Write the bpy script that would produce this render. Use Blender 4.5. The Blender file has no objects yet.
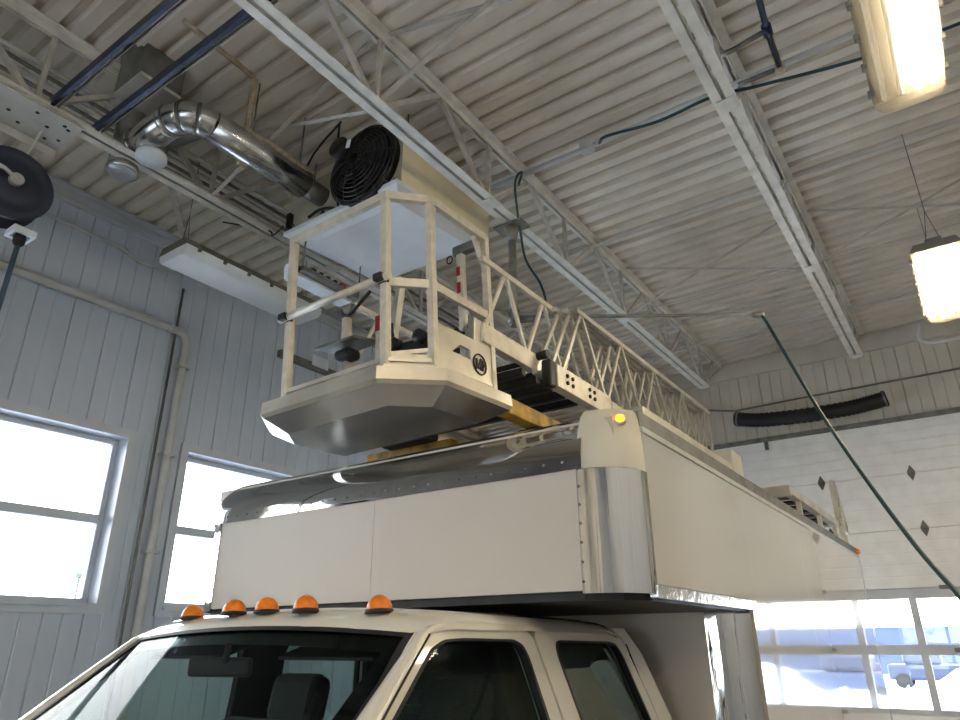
import bpy, bmesh, math, random
from mathutils import Vector, Matrix, noise

# ------------------------------------------------------------------ camera
CAM_Z = 1.9
PITCH, YAW, ROLL, FPX = math.radians(22.385), math.radians(34.98), math.radians(-0.247), 691.0
_h = Vector((-math.sin(YAW), math.cos(YAW), 0)); _z = Vector((0, 0, 1))
_r0 = Vector((math.cos(YAW), math.sin(YAW), 0)); _u0 = -_h*math.sin(PITCH) + _z*math.cos(PITCH)
FWD = _h*math.cos(PITCH) + _z*math.sin(PITCH)
RGT = _r0*math.cos(ROLL) + _u0*math.sin(ROLL)
UPV = _u0*math.cos(ROLL) - _r0*math.sin(ROLL)
CAM = Vector((0, 0, CAM_Z))
sc = bpy.context.scene
col = sc.collection
cd = bpy.data.cameras.new('camera'); cam = bpy.data.objects.new('camera', cd); col.objects.link(cam)
m3 = Matrix((RGT, UPV, -FWD)).transposed()
cam.matrix_world = Matrix.Translation(CAM) @ m3.to_4x4()
cd.sensor_fit = 'HORIZONTAL'; cd.sensor_width = 36.0; cd.lens = FPX/960.0*36.0
cd.clip_start = 0.05; cd.clip_end = 1000
sc.camera = cam

def at(px, py, ax, v):
    """point where the photo pixel's ray meets the plane axis=v"""
    d = RGT*(px-480) - UPV*(py-360) + FWD*FPX
    t = (v - CAM[ax])/d[ax]
    return CAM + d*t

# ------------------------------------------------------------------ world, exposure
sc.view_settings.view_transform = 'Standard'; sc.view_settings.look = 'None'
sc.view_settings.exposure = 0.52; sc.view_settings.gamma = 1.0
sc.view_settings.use_curve_mapping = False
w = bpy.data.worlds.new('overcast_sky'); sc.world = w; w.use_nodes = True
nt = w.node_tree; nt.nodes.clear()
out = nt.nodes.new('ShaderNodeOutputWorld'); bg = nt.nodes.new('ShaderNodeBackground')
tc = nt.nodes.new('ShaderNodeTexCoord'); sp = nt.nodes.new('ShaderNodeSeparateXYZ'); rmp = nt.nodes.new('ShaderNodeValToRGB')
nt.links.new(tc.outputs['Generated'], sp.inputs[0]); nt.links.new(sp.outputs['Z'], rmp.inputs[0])
rmp.color_ramp.elements[0].color = (1.0, 0.99, 0.975, 1); rmp.color_ramp.elements[1].color = (0.84, 0.91, 1.0, 1)
nt.links.new(rmp.outputs[0], bg.inputs[0]); bg.inputs[1].default_value = 7.6
nt.links.new(bg.outputs[0], out.inputs[0])
LAMP_W = 38.0          # emission of the fluorescent tubes

# ------------------------------------------------------------------ materials
def lin(c):
    return tuple(((x/255.0)/12.92 if x/255.0 <= 0.04045 else ((x/255.0+0.055)/1.055)**2.4) for x in c)

def mat(name, rgb, rough=0.5, metal=0.0, var=0.06, scale=6.0, bump=0.0, bscale=40.0, stretch=(1, 1, 1), coat=0.0, emit=0.0, spec=None, dirt=None):
    m = bpy.data.materials.new(name); m.use_nodes = True
    t = m.node_tree; b = t.nodes['Principled BSDF']
    c = lin(rgb)
    tc = t.nodes.new('ShaderNodeTexCoord'); mp = t.nodes.new('ShaderNodeMapping'); mp.inputs['Scale'].default_value = stretch
    t.links.new(tc.outputs['Object'], mp.inputs[0])
    nz = t.nodes.new('ShaderNodeTexNoise'); nz.inputs['Scale'].default_value = scale; nz.inputs['Detail'].default_value = 5
    t.links.new(mp.outputs[0], nz.inputs['Vector'])
    r = t.nodes.new('ShaderNodeValToRGB')
    lo = tuple(max(0, x*(1-var*2)) for x in c); hi = tuple(min(1, x*(1+var)) for x in c)
    if dirt: lo = lin(dirt)
    r.color_ramp.elements[0].position = 0.3; r.color_ramp.elements[0].color = lo+(1,)
    r.color_ramp.elements[1].position = 0.62; r.color_ramp.elements[1].color = hi+(1,)
    t.links.new(nz.outputs['Fac'], r.inputs[0]); t.links.new(r.outputs[0], b.inputs['Base Color'])
    b.inputs['Roughness'].default_value = rough; b.inputs['Metallic'].default_value = metal
    if spec is not None: b.inputs['Specular IOR Level'].default_value = spec
    if coat: b.inputs['Coat Weight'].default_value = coat; b.inputs['Coat Roughness'].default_value = 0.03
    if bump:
        n2 = t.nodes.new('ShaderNodeTexNoise'); n2.inputs['Scale'].default_value = bscale; n2.inputs['Detail'].default_value = 3
        t.links.new(mp.outputs[0], n2.inputs['Vector'])
        bp = t.nodes.new('ShaderNodeBump'); bp.inputs['Strength'].default_value = bump; bp.inputs['Distance'].default_value = 0.02
        t.links.new(n2.outputs['Fac'], bp.inputs['Height']); t.links.new(bp.outputs[0], b.inputs['Normal'])
    if emit:
        b.inputs['Emission Color'].default_value = c+(1,); b.inputs['Emission Strength'].default_value = emit
    return m

def glass(name, tint, refl=1.0, rough=0.0, extra=0.0):
    m = bpy.data.materials.new(name); m.use_nodes = True
    t = m.node_tree; t.nodes.clear()
    o = t.nodes.new('ShaderNodeOutputMaterial'); mx = t.nodes.new('ShaderNodeMixShader')
    tr = t.nodes.new('ShaderNodeBsdfTransparent'); tr.inputs[0].default_value = tint+(1,)
    gl = t.nodes.new('ShaderNodeBsdfGlossy'); gl.inputs['Roughness'].default_value = rough
    fr = t.nodes.new('ShaderNodeFresnel'); fr.inputs[0].default_value = 1.45
    ma = t.nodes.new('ShaderNodeMath'); ma.operation = 'MULTIPLY'; ma.inputs[1].default_value = refl
    nz = t.nodes.new('ShaderNodeTexNoise'); nz.inputs['Scale'].default_value = 2.0
    bp = t.nodes.new('ShaderNodeBump'); bp.inputs['Strength'].default_value = 0.02
    t.links.new(nz.outputs['Fac'], bp.inputs['Height']); t.links.new(bp.outputs[0], gl.inputs['Normal'])
    t.links.new(fr.outputs[0], ma.inputs[0]); t.links.new(ma.outputs[0], mx.inputs[0])
    t.links.new(tr.outputs[0], mx.inputs[1]); t.links.new(gl.outputs[0], mx.inputs[2]); t.links.new(mx.outputs[0], o.inputs[0])
    return m

def lens_mat(name):
    m = bpy.data.materials.new(name); m.use_nodes = True
    t = m.node_tree; t.nodes.clear()
    o = t.nodes.new('ShaderNodeOutputMaterial'); mx = t.nodes.new('ShaderNodeMixShader'); mx.inputs[0].default_value = 0.11
    tr = t.nodes.new('ShaderNodeBsdfTransparent'); tr.inputs[0].default_value = (1, .96, .88, 1)
    tl = t.nodes.new('ShaderNodeBsdfTranslucent'); nz = t.nodes.new('ShaderNodeTexNoise'); nz.inputs['Scale'].default_value = 60
    r = t.nodes.new('ShaderNodeValToRGB'); r.color_ramp.elements[0].color = (.58, .51, .37, 1); r.color_ramp.elements[1].color = (.66, .58, .44, 1)
    t.links.new(nz.outputs['Fac'], r.inputs[0]); t.links.new(r.outputs[0], tl.inputs[0])
    t.links.new(tr.outputs[0], mx.inputs[1]); t.links.new(tl.outputs[0], mx.inputs[2]); t.links.new(mx.outputs[0], o.inputs[0])
    return m

M = {}
M['concrete'] = mat('concrete', (160, 158, 154), .55, var=.12, scale=1.5, bump=.1)
M['liner'] = mat('liner_panel_grey', (196, 204, 217), .42, var=.04, scale=2, bump=.04, bscale=9, stretch=(1, 1, .3))
M['liner_back'] = mat('liner_panel_back', (200, 196, 184), .45, var=.05, scale=2, bump=.04, bscale=9)
M['trimgrey'] = mat('trim_grey', (186, 190, 196), .45, var=.04)
M['deck'] = mat('roof_deck_paint', (216, 209, 196), .5, var=.05, scale=3, bump=.03)
M['joist'] = mat('joist_paint', (224, 222, 215), .5, var=.08, scale=8)
M['joistdirty'] = mat('joist_web_paint', (190, 186, 178), .6, var=.1, scale=9)
M['doorwhite'] = mat('door_section_white', (238, 239, 238), .4, var=.03)
M['framewhite'] = mat('window_frame_white', (200, 206, 214), .35, var=.03)
M['dooralu'] = mat('door_aluminium_frame', (186, 188, 192), .4, .3, var=.04)
M['hinge'] = mat('hinge_grey', (110, 108, 102), .4, .7)
M['pane'] = glass('window_glass', (.97, .985, .98))
M['truckwhite'] = mat('truck_white_paint', (226, 222, 212), .18, var=.015, scale=1.5, bump=.012, bscale=3, coat=.6)
M['cabwhite'] = mat('cab_cream_paint', (216, 211, 199), .22, var=.015, scale=2, coat=1.0)
M['boxpanel'] = mat('box_front_panel', (198, 191, 181), .32, var=.02, scale=1.2, bump=.01, bscale=2)
M['boxside'] = mat('box_side_gloss_panel', (202, 201, 198), .09, var=.015, scale=1.0, bump=.035, bscale=2.2, coat=1.0)
M['capwhite'] = mat('corner_cap_white', (200, 196, 181), .35, var=.03)
M['steel'] = mat('polished_steel', (205, 204, 200), .05, 1.0, var=.05, scale=3, bump=.10, bscale=9, stretch=(.2, 1, 1))
M['steelcorner'] = mat('polished_corner_steel', (206, 205, 201), .05, 1.0, var=.04, scale=3, bump=.32, bscale=16, stretch=(1, 1, .05))
M['steelbright'] = mat('bright_trim', (214, 216, 220), .16, 1.0, var=.08, scale=14, bump=.1, bscale=30)
M['alu'] = mat('mill_aluminium', (206, 202, 190), .38, .75, var=.06, scale=5, bump=.03, dirt=(186, 182, 170))
M['alupost'] = mat('worn_aluminium_tube', (216, 211, 197), .42, .35, var=.06, scale=20, dirt=(204, 196, 178))
M['alusheet'] = mat('basket_sheet', (176, 176, 176), .26, .85, var=.10, scale=3, bump=.05, bscale=4)
M['ladder'] = mat('ladder_aluminium', (204, 202, 194), .34, .7, var=.06, scale=10, dirt=(186, 182, 170))
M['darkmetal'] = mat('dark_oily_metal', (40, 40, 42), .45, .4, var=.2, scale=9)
M['black'] = mat('black_rubber', (22, 23, 26), .55, var=.2)
M['blackgloss'] = mat('black_glass_border', (10, 11, 13), .12, var=.1)
M['yellow'] = mat('worn_yellow_paint', (176, 138, 40), .5, var=.2, scale=12, dirt=(90, 74, 34))
M['amber'] = mat('amber_lens', (238, 128, 20), .3, var=.12, scale=25)
M['amberlit'] = mat('lit_amber_lens', (255, 150, 30), .2, emit=3.0)
M['cabglass'] = glass('cab_tinted_glass', (.80, .89, .86), .42)
M['interior'] = mat('cab_dark_trim', (26, 26, 29), .7, var=.15)
M['seat'] = mat('seat_charcoal_fabric', (40, 40, 44), .85, var=.12, scale=30, bump=.2, bscale=200)
M['guard'] = mat('black_wire_guard', (58, 58, 60), .35, .3, var=.1)
M['tyre'] = mat('tyre_rubber', (24, 24, 25), .8, var=.1)
M['cream'] = mat('heater_cream_paint', (238, 226, 192), .45, var=.03, scale=3)
M['heaterface'] = mat('heater_face_grimy', (172, 166, 150), .5, var=.1, scale=7)
M['heaterwhite'] = mat('heater_white_sheet', (226, 230, 236), .4, var=.02)
M['galv'] = mat('galvanised_duct', (196, 198, 198), .24, 1.0, var=.14, scale=9, bump=.06, bscale=14)
M['galvdull'] = mat('dull_galvanised', (128, 128, 124), .5, .6, var=.15, scale=10)
M['whitecap'] = mat('white_cap', (222, 228, 236), .5)
M['bluestrut'] = mat('navy_strut_paint', (38, 50, 76), .35, .4, var=.12, scale=12)
M['navy'] = mat('navy_reel_plastic', (44, 50, 66), .45, var=.06)
M['platewhite'] = mat('white_mounting_plate', (196, 196, 192), .45, var=.06)
M['conduit'] = mat('conduit_paint', (196, 196, 194), .42, .1, var=.05)
M['pipegalv'] = mat('grey_steel_pipe', (150, 150, 144), .4, .6, var=.12, scale=14)
M['hosegreen'] = mat('dark_green_hose', (32, 66, 72), .4, var=.1)
M['hoseblue'] = mat('grey_blue_hose', (70, 92, 112), .45, var=.1)
M['housing'] = mat('fixture_housing', (116, 112, 102), .5, var=.05)
M['lens'] = lens_mat('prismatic_lens')
M['lenswhite'] = mat('unlit_white_lens', (232, 236, 240), .35, var=.02)
M['tube_on'] = mat('fluorescent_tube_lit', (255, 241, 215), .5, var=0.0, emit=LAMP_W)
M['tube_off'] = mat('fluorescent_tube_off', (240, 238, 230), .4, var=.01)
M['red'] = mat('red_tape', (150, 34, 38), .45, var=.1)
M['snow'] = mat('snow', (214, 224, 240), .8, var=.04, scale=.3, bump=.2, bscale=1)
M['treefar'] = mat('far_tree_belt', (58, 68, 76), .9, var=.2, scale=.2)
M['bluegrey'] = mat('building_blue_grey', (44, 62, 94), .6, var=.06, scale=.4)
M['bluedark'] = mat('building_window_dark', (30, 42, 70), .4)
M['rust'] = mat('machine_orange', (120, 46, 30), .6)
M['poledark'] = mat('lamp_post_grey', (52, 66, 66), .5)
M['whitepaint'] = mat('white_rail_paint', (228, 228, 222), .4, var=.04)
M['foamtan'] = mat('tan_foam_residue', (178, 166, 140), .9, var=.15, scale=30, bump=.5, bscale=60)

# ------------------------------------------------------------------ mesh helpers
class MB:
    xf = None
    def __init__(s): s.v = []; s.f = []; s.sm = []
    def _add(s, vs, fs, smooth=False):
        o = len(s.v); s.v += [Vector(x) for x in vs]
        for f in fs: s.f.append([i+o for i in f]); s.sm.append(smooth)
    def box(s, c, size, R=None, bev=0.0):
        hx, hy, hz = [x/2 for x in size]; c = Vector(c)
        if bev <= 0:
            vs = [Vector((sx*hx, sy*hy, sz*hz)) for sz in (-1, 1) for sy in (-1, 1) for sx in (-1, 1)]
            fs = [(0, 2, 3, 1), (4, 5, 7, 6), (0, 1, 5, 4), (2, 6, 7, 3), (0, 4, 6, 2), (1, 3, 7, 5)]
        else:
            b = min(bev, hx*.9, hy*.9, hz*.9)
            bm = bmesh.new(); bmesh.ops.create_cube(bm, size=1)
            for v in bm.verts: v.co = Vector((v.co.x*2*hx, v.co.y*2*hy, v.co.z*2*hz))
            bmesh.ops.bevel(bm, geom=bm.edges[:], offset=b, segments=2, affect='EDGES', profile=.5)
            bm.verts.ensure_lookup_table(); vs = [v.co.copy() for v in bm.verts]; fs = [[v.index for v in f.verts] for f in bm.faces]; bm.free()
        if R is not None: vs = [R @ v for v in vs]
        s._add([v+c for v in vs], fs, False); return s
    def b2(s, a, b, bev=0.0):
        a = Vector(a); b = Vector(b); return s.box((a+b)/2, [abs(x) for x in (b-a)], None, bev)
    def bar(s, p0, p1, wd, ht, up=(0, 0, 1)):
        p0 = Vector(p0); p1 = Vector(p1); d = (p1-p0); L = d.length; d.normalize()
        u = Vector(up); u = u - d*u.dot(d)
        if u.length < 1e-4: u = Vector((1, 0, 0)) - d*d.x
        u.normalize(); r = d.cross(u)
        R = Matrix((r, d, u)).transposed()
        return s.box((p0+p1)/2, (wd, L, ht), R)
    def tube(s, pts, r, n=10, caps=True, rfun=None):
        pts = [Vector(p) for p in pts]; N = len(pts); rings = []
        d0 = (pts[1]-pts[0]).normalized(); ref = Vector((0, 0, 1)) if abs(d0.z) < .9 else Vector((1, 0, 0))
        for i, p in enumerate(pts):
            d = (pts[min(i+1, N-1)]-pts[max(i-1, 0)]).normalized()
            a = ref - d*ref.dot(d); a.normalize(); b = d.cross(a); ref = a
            rr = rfun(i) if rfun else r
            rings.append([p + (a*math.cos(2*math.pi*k/n)+b*math.sin(2*math.pi*k/n))*rr for k in range(n)])
        vs = [v for q in rings for v in q]
        fs = [(i*n+k, i*n+(k+1) % n, (i+1)*n+(k+1) % n, (i+1)*n+k) for i in range(N-1) for k in range(n)]
        s._add(vs, fs, True)
        if caps: s._add(rings[0][::-1], [tuple(range(n))]); s._add(rings[-1], [tuple(range(n))])
        return s
    def lathe(s, c, axis, prof, n=24, caps=True):
        """prof = list of (radius, along)"""
        c = Vector(c); a = Vector(axis).normalized(); ref = Vector((0, 0, 1)) if abs(a.z) < .9 else Vector((1, 0, 0))
        u = (ref-a*ref.dot(a)).normalized(); v = a.cross(u)
        vs = [c+a*h+(u*math.cos(2*math.pi*k/n)+v*math.sin(2*math.pi*k/n))*max(r, 1e-4) for r, h in prof for k in range(n)]
        N = len(prof)
        fs = [(i*n+k, i*n+(k+1) % n, (i+1)*n+(k+1) % n, (i+1)*n+k) for i in range(N-1) for k in range(n)]
        s._add(vs, fs, True)
        if caps: s._add(vs[:n][::-1], [tuple(range(n))]); s._add(vs[-n:], [tuple(range(n))])
        return s
    def prism(s, poly, off):
        """poly: list of 3d points, extruded by vector off"""
        n = len(poly); off = Vector(off); p = [Vector(x) for x in poly]
        s._add(p+[x+off for x in p], [tuple(range(n))[::-1], tuple(range(n, 2*n))]+[(i, (i+1) % n, n+(i+1) % n, n+i) for i in range(n)])
        return s
    def grid(s, rows, smooth=True, closed=False):
        nr = len(rows); nc = len(rows[0]); vs = [Vector(v) for r in rows for v in r]
        cc = nc if closed else nc-1
        fs = [(i*nc+j, i*nc+(j+1) % nc, (i+1)*nc+(j+1) % nc, (i+1)*nc+j) for i in range(nr-1) for j in range(cc)]
        s._add(vs, fs, smooth); return s
    def build(s, name, m, parent=None):
        me = bpy.data.meshes.new(name)
        off = Vector((0, 0, 0)); q = parent
        while q is not None: off += q.location; q = q.parent
        vv = [MB.xf @ v for v in s.v] if MB.xf is not None else s.v
        me.from_pydata([tuple(v-off) for v in vv], [], s.f)
        me.polygons.foreach_set('use_smooth', s.sm); me.validate()
        bm = bmesh.new(); bm.from_mesh(me); bmesh.ops.remove_doubles(bm, verts=bm.verts[:], dist=1e-5)
        bmesh.ops.recalc_face_normals(bm, faces=bm.faces[:]); bm.to_mesh(me); bm.free()
        me.materials.append(M[m])
        o = bpy.data.objects.new(name, me); col.objects.link(o)
        if parent is not None: o.parent = parent
        return o

def tag(o, label=None, cat=None, group=None, kind=None):
    if label: o['label'] = label
    if cat: o['category'] = cat
    if group: o['group'] = group
    if kind: o['kind'] = kind
    return o

def thing(name, loc, label, cat, group=None):
    o = bpy.data.objects.new(name, None); o.empty_display_size = .1; col.objects.link(o); o.location = loc
    return tag(o, label, cat, group)

def struct(o, label=None, cat=None):
    return tag(o, label, cat, None, 'structure')

def holed(outer, holes, thick, f, solid=True):
    """flat polygon with holes; f maps (a,b,t) to 3d; returns MB"""
    bm = bmesh.new(); edges = []
    for loop in [outer]+holes:
        vs = [bm.verts.new((p[0], p[1], 0)) for p in loop]
        for i in range(len(vs)): edges.append(bm.edges.new((vs[i], vs[(i+1) % len(vs)])))
    bmesh.ops.triangle_fill(bm, use_beauty=True, use_dissolve=False, edges=edges)
    bm.verts.ensure_lookup_table(); bm.verts.index_update()
    tri = [[v.index for v in fc.verts] for fc in bm.faces]; co = [v.co.copy() for v in bm.verts]; bm.free()
    o = MB(); n = len(co)
    vs = [f(c.x, c.y, 0) for c in co]+[f(c.x, c.y, thick) for c in co]
    fs = [tuple(t) for t in tri]+[tuple(i+n for i in t[::-1]) for t in tri]
    base = 0
    for loop in [outer]+holes:
        L = len(loop)
        fs += [(base+i, base+(i+1) % L, n+base+(i+1) % L, n+base+i) for i in range(L)]
        base += L
    o._add(vs, fs); return o

def rounded(poly, r, seg=4):
    """round the corners of a 2d polygon"""
    res = []; n = len(poly)
    for i in range(n):
        p = Vector(poly[i]); a = Vector(poly[i-1]); b = Vector(poly[(i+1) % n])
        da = (a-p); db = (b-p); ra = min(r, da.length*.45); rb = min(r, db.length*.45)
        s0 = p+da.normalized()*ra; s1 = p+db.normalized()*rb
        for k in range(seg+1):
            t = k/seg; res.append(tuple(s0*(1-t)**2+p*2*t*(1-t)+s1*t*t))
    return res

def sag(p0, p1, drop, n=16):
    p0 = Vector(p0); p1 = Vector(p1)
    return [p0.lerp(p1, i/n)-Vector((0, 0, drop*4*(i/n)*(1-i/n))) for i in range(n+1)]

def spline(pts, n=8):
    P = [Vector(p) for p in pts]; P = [P[0]*2-P[1]]+P+[P[-1]*2-P[-2]]; res = []
    for i in range(1, len(P)-2):
        for k in range(n):
            t = k/n; a, b, c, d = P[i-1:i+3]
            res.append(.5*((2*b)+(c-a)*t+(2*a-5*b+4*c-d)*t*t+(-a+3*b-3*c+d)*t**3))
    res.append(P[-2]); return res

def text_mesh(name, s, size, mt, parent, origin, right, up, depth=.002):
    cu = bpy.data.curves.new(name, 'FONT'); cu.body = s; cu.size = size; cu.extrude = depth; cu.align_x = 'CENTER'; cu.align_y = 'CENTER'
    tmp = bpy.data.objects.new('tmp', cu); col.objects.link(tmp)
    dg = bpy.context.evaluated_depsgraph_get(); dg.update()
    me = bpy.data.meshes.new_from_object(tmp.evaluated_get(dg)); bpy.data.objects.remove(tmp)
    r = Vector(right).normalized(); u = Vector(up).normalized(); n = r.cross(u)
    off = Vector((0, 0, 0)); q = parent
    while q is not None: off += q.location; q = q.parent
    for v in me.vertices: v.co = Vector(origin)-off+r*v.co.x+u*v.co.y+n*v.co.z
    me.materials.clear(); me.materials.append(M[mt])
    o = bpy.data.objects.new(name, me); col.objects.link(o); o.parent = parent
    return o

# ------------------------------------------------------------------ room shell
XL, XR, YB, YF, ZC = -5.5, 4.0, 9.0, -4.6, 5.4
struct(MB().b2((XL-.3, YF-.3, -.12), (XR+.3, YB+.3, 0)).build('floor', 'concrete'), 'grey concrete workshop floor under the truck', 'floor')

WIN = [(-1.5, .35), (.98, 2.83), (3.38, 5.23), (5.78, 7.63)]      # the windows of the left wall, Y from-to
WZ0, WZ1 = 2.19, 3.475
DX0, DX1, DZ1 = -3.46, 1.14, 4.27                                # garage door of the back wall

# left wall core with openings
core = MB(); t0, t1 = XL-.22, XL-.02
core.b2((t0, YF-.2, 0), (t1, YB+.2, WZ0)); core.b2((t0, YF-.2, WZ1), (t1, YB+.2, ZC+.12))
ys = [YF-.2]+[y for wv in WIN for y in wv]+[YB+.2]
for i in range(0, len(ys), 2): core.b2((t0, ys[i], WZ0), (t1, ys[i+1], WZ1))
wl = struct(core.build('wall_left', 'liner'), 'pale grey ribbed metal wall with windows, left side', 'wall')

def panel(parent, axis, a0, a1, z0, z1, face, sgn, mt):
    """one liner panel: pan with sloped edges. axis 1: runs along Y on plane X=face; axis 0: along X on plane Y=face"""
    g = .003; d = .012; m = (a0+a1)/2; e = .005
    prof = [(a0+g, 0), (a0+g+e, d), (m-.009, d), (m-.002, d-.006), (m+.002, d-.006), (m+.009, d), (a1-g-e, d), (a1-g, 0)] if a1-a0 > .1 else [(a0+g, 0), (a0+g+e, d), (a1-g-e, d), (a1-g, 0)]
    pl = []
    for a, h in prof:
        pl.append((face+sgn*h, a, z0) if axis == 1 else (a, face+sgn*h, z0))
    MB().prism(pl, (0, 0, z1-z0)).build('wall_panel', mt, parent)

PW = .283
y = YF
while y < YB-.01:
    a0, a1 = y, min(y+PW, YB)
    segs = [(0, WZ0-.07), (WZ1+.07, 5.27)]
    inwin = [wv for wv in WIN if a1 > wv[0]-.07 and a0 < wv[1]+.07]
    if not inwin: panel(wl, 1, a0, a1, 0, 5.27, XL-.02, 1, 'liner')
    else:
        for s0, s1 in segs: panel(wl, 1, a0, a1, s0, s1, XL-.02, 1, 'liner')
        wv = inwin[0]
        if a0 < wv[0]-.07-.02: panel(wl, 1, a0, wv[0]-.07, WZ0-.07, WZ1+.07, XL-.02, 1, 'liner')
        if a1 > wv[1]+.07+.02: panel(wl, 1, wv[1]+.07, a1, WZ0-.07, WZ1+.07, XL-.02, 1, 'liner')
    y += PW

# windows: casing, deep reveal, frame, transom and panes
for k, (y0, y1) in enumerate(WIN):
    c = MB(); xo, xi = XL-.02, XL+.012
    for (a, b) in (((y0-.07, WZ0-.07), (y1+.07, WZ0)), ((y0-.07, WZ1), (y1+.07, WZ1+.07)), ((y0-.07, WZ0), (y0, WZ1)), ((y1, WZ0), (y1+.07, WZ1))):
        c.b2((xo, a[0], a[1]), (xi, b[0], b[1]))
    wn = struct(c.build('window_%d' % (k+1), 'framewhite'), ['pale framed two-pane window out of view to the left', 'large two-pane window at the far left edge', 'two-pane window beside the vertical pipe, partly behind the truck', 'two-pane window hidden behind the truck box'][k], 'window')
    f = MB(); gx0, gx1 = XL-.20, XL-.13; e = .045
    for (a, b) in (((y0, WZ0), (y1, WZ0+e)), ((y0, WZ1-e), (y1, WZ1)), ((y0, WZ0+e), (y0+e, WZ1-e)), ((y1-e, WZ0+e), (y1, WZ1-e))):
        f.b2((gx0, a[0], a[1]), (gx1, b[0], b[1]), .006)
    f.build('window_frame', 'framewhite', wn)
    MB().b2((gx0, y0+e, 2.79), (gx1+.02, y1-e, 2.86), .006).build('transom', 'framewhite', wn)
    for (za, zb) in ((WZ0+e, 2.79), (2.86, WZ1-e)):
        MB().b2((XL-.17, y0+e, za), (XL-.163, y1-e, zb)).build('pane', 'pane', wn)
    MB().b2((XL-.13, y0-.02, WZ0-.02), (XL+.035, y1+.02, WZ0+.004)).build('window_sill', 'framewhite', wn)

# back wall
core = MB(); core.b2((XL-.2, YB+.02, DZ1), (XR+.2, YB+.22, ZC+.12)); core.b2((XL-.2, YB+.02, 0), (DX0, YB+.22, DZ1)); core.b2((DX1, YB+.02, 0), (XR+.2, YB+.22, DZ1))
wb = struct(core.build('wall_back', 'liner_back'), 'beige ribbed metal end wall above the garage door', 'wall')
x = XL; PB = .26
while x < XR-.01:
    a0, a1 = x, min(x+PB, XR)
    z0 = DZ1+.035 if (a1 > DX0-.06 and a0 < DX1+.06) else 0
    panel(wb, 0, a0, a1, z0, 5.16, YB+.02, -1, 'liner_back'); x += PB
struct(MB().b2((XL, YB-.02, 5.16), (XR, YB+.02, 5.33)).build('trim_1', 'liner_back'), 'plain flashing strip along the top of the end wall', 'trim')
struct(MB().b2((DX0-.06, YB-.03, DZ1-.015), (DX1+.06, YB+.02, DZ1+.035)).build('trim_2', 'galvdull'), 'grey header trim above the garage door', 'trim')
# ledger and top trim of left wall
lg = MB(); lg.b2((XL-.02, YF, 5.27), (XL+.02, YB, 5.4)); lg.b2((XL-.02, YF, 5.375), (XL+.09, YB, 5.392)); lg.b2((XL+.02, YF, 5.30), (XL+.035, YB, 5.32))
struct(lg.build('trim_3', 'trimgrey'), 'steel ledger along the top of the left wall', 'trim')
# other two walls, behind and right of the camera
struct(MB().b2((XR, YF-.2, 0), (XR+.2, YB+.2, ZC+.12)).build('wall_right', 'liner'), 'grey metal wall on the right, out of view', 'wall')
core = MB(); FD0, FD1 = -3.9, .7
core.b2((XL-.2, YF-.2, DZ1), (XR+.2, YF, ZC+.12)); core.b2((XL-.2, YF-.2, 0), (FD0, YF, DZ1)); core.b2((FD1, YF-.2, 0), (XR+.2, YF, DZ1))
struct(core.build('wall_front', 'liner'), 'grey metal wall behind the camera', 'wall')

# sectional garage doors
def garage_door(name, x0, x1, yin, sgn, label, mull):
    """yin: inner face, sgn +1 when the door thickness goes to +Y"""
    th = .05*sgn; S = .61; w_ = x1-x0
    d = struct(MB().b2((x0, yin+th*.1, 6*S), (x1, yin+th, DZ1-.0)).build(name, 'doorwhite'), label, 'garage door')
    for k in range(6):
        z0, z1 = k*S+.004, (k+1)*S-.004
        if k in (2, 3):
            r = .045; f = MB()
            top = .10 if k == 3 else .045; bot = .045 if k == 3 else .045
            f.b2((x0, yin+th*.5, k*S), (x1, yin+th, z0+.01)); f.b2((x0, yin+th*.5, z1-.01), (x1, yin+th, (k+1)*S)); f.b2((x0, yin, z0), (x1, yin+th, z0+bot)); f.b2((x0, yin, z1-top), (x1, yin+th, z1))
            xs = [x0]+mull+[x1]
            sec = f.build('glazed_section', 'dooralu', d)
            for q, xm in enumerate(xs):
                a, b = (xm, xm+.06) if q == 0 else ((xm-.06, xm) if q == len(xs)-1 else (xm-.035, xm+.035))
                MB().b2((a, yin-.006*sgn, z0+bot), (b, yin+th, z1-top)).build('mullion', 'dooralu', sec)
            for q in range(len(xs)-1):
                a = xs[q]+(.06 if q == 0 else .035); b = xs[q+1]-(.06 if q == len(xs)-2 else .035)
                MB().b2((a, yin+th*.45, z0+bot), (b, yin+th*.6, z1-top)).build('pane', 'pane', sec)
        else:
            f = MB(); n = 5; hh = (z1-z0)/n
            for q in range(n):        # shallow horizontal ribs pressed into the sheet
                f.prism([(x0, yin, z0+q*hh), (x0, yin-.003*sgn, z0+q*hh+.006), (x0, yin-.003*sgn, z0+(q+1)*hh-.012), (x0, yin, z0+(q+1)*hh), (x0, yin+th*.5, z0+(q+1)*hh), (x0, yin+th*.5, z0+q*hh)], (w_, 0, 0))
            f.b2((x0, yin+th*.5, k*S), (x1, yin+th, (k+1)*S))
            f.build('door_section', 'doorwhite', d)
    n = 5; hh = (DZ1-6*S)/n; f = MB()
    for q in range(n):
        z0 = 6*S+.004
        f.prism([(x0, yin-.0005*sgn, z0+q*hh), (x0, yin-.004*sgn, z0+q*hh+.006), (x0, yin-.004*sgn, z0+(q+1)*hh-.012), (x0, yin-.0005*sgn, z0+(q+1)*hh-.005)], (w_, 0, 0))
    f.build('door_section', 'doorwhite', d)
    return d
MULL = [-2.54, -1.62, -.70, .22]
gd = garage_door('door_1', DX0, DX1, YB+.03, 1, 'white sectional garage door with two glazed rows behind the truck', MULL)
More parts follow.
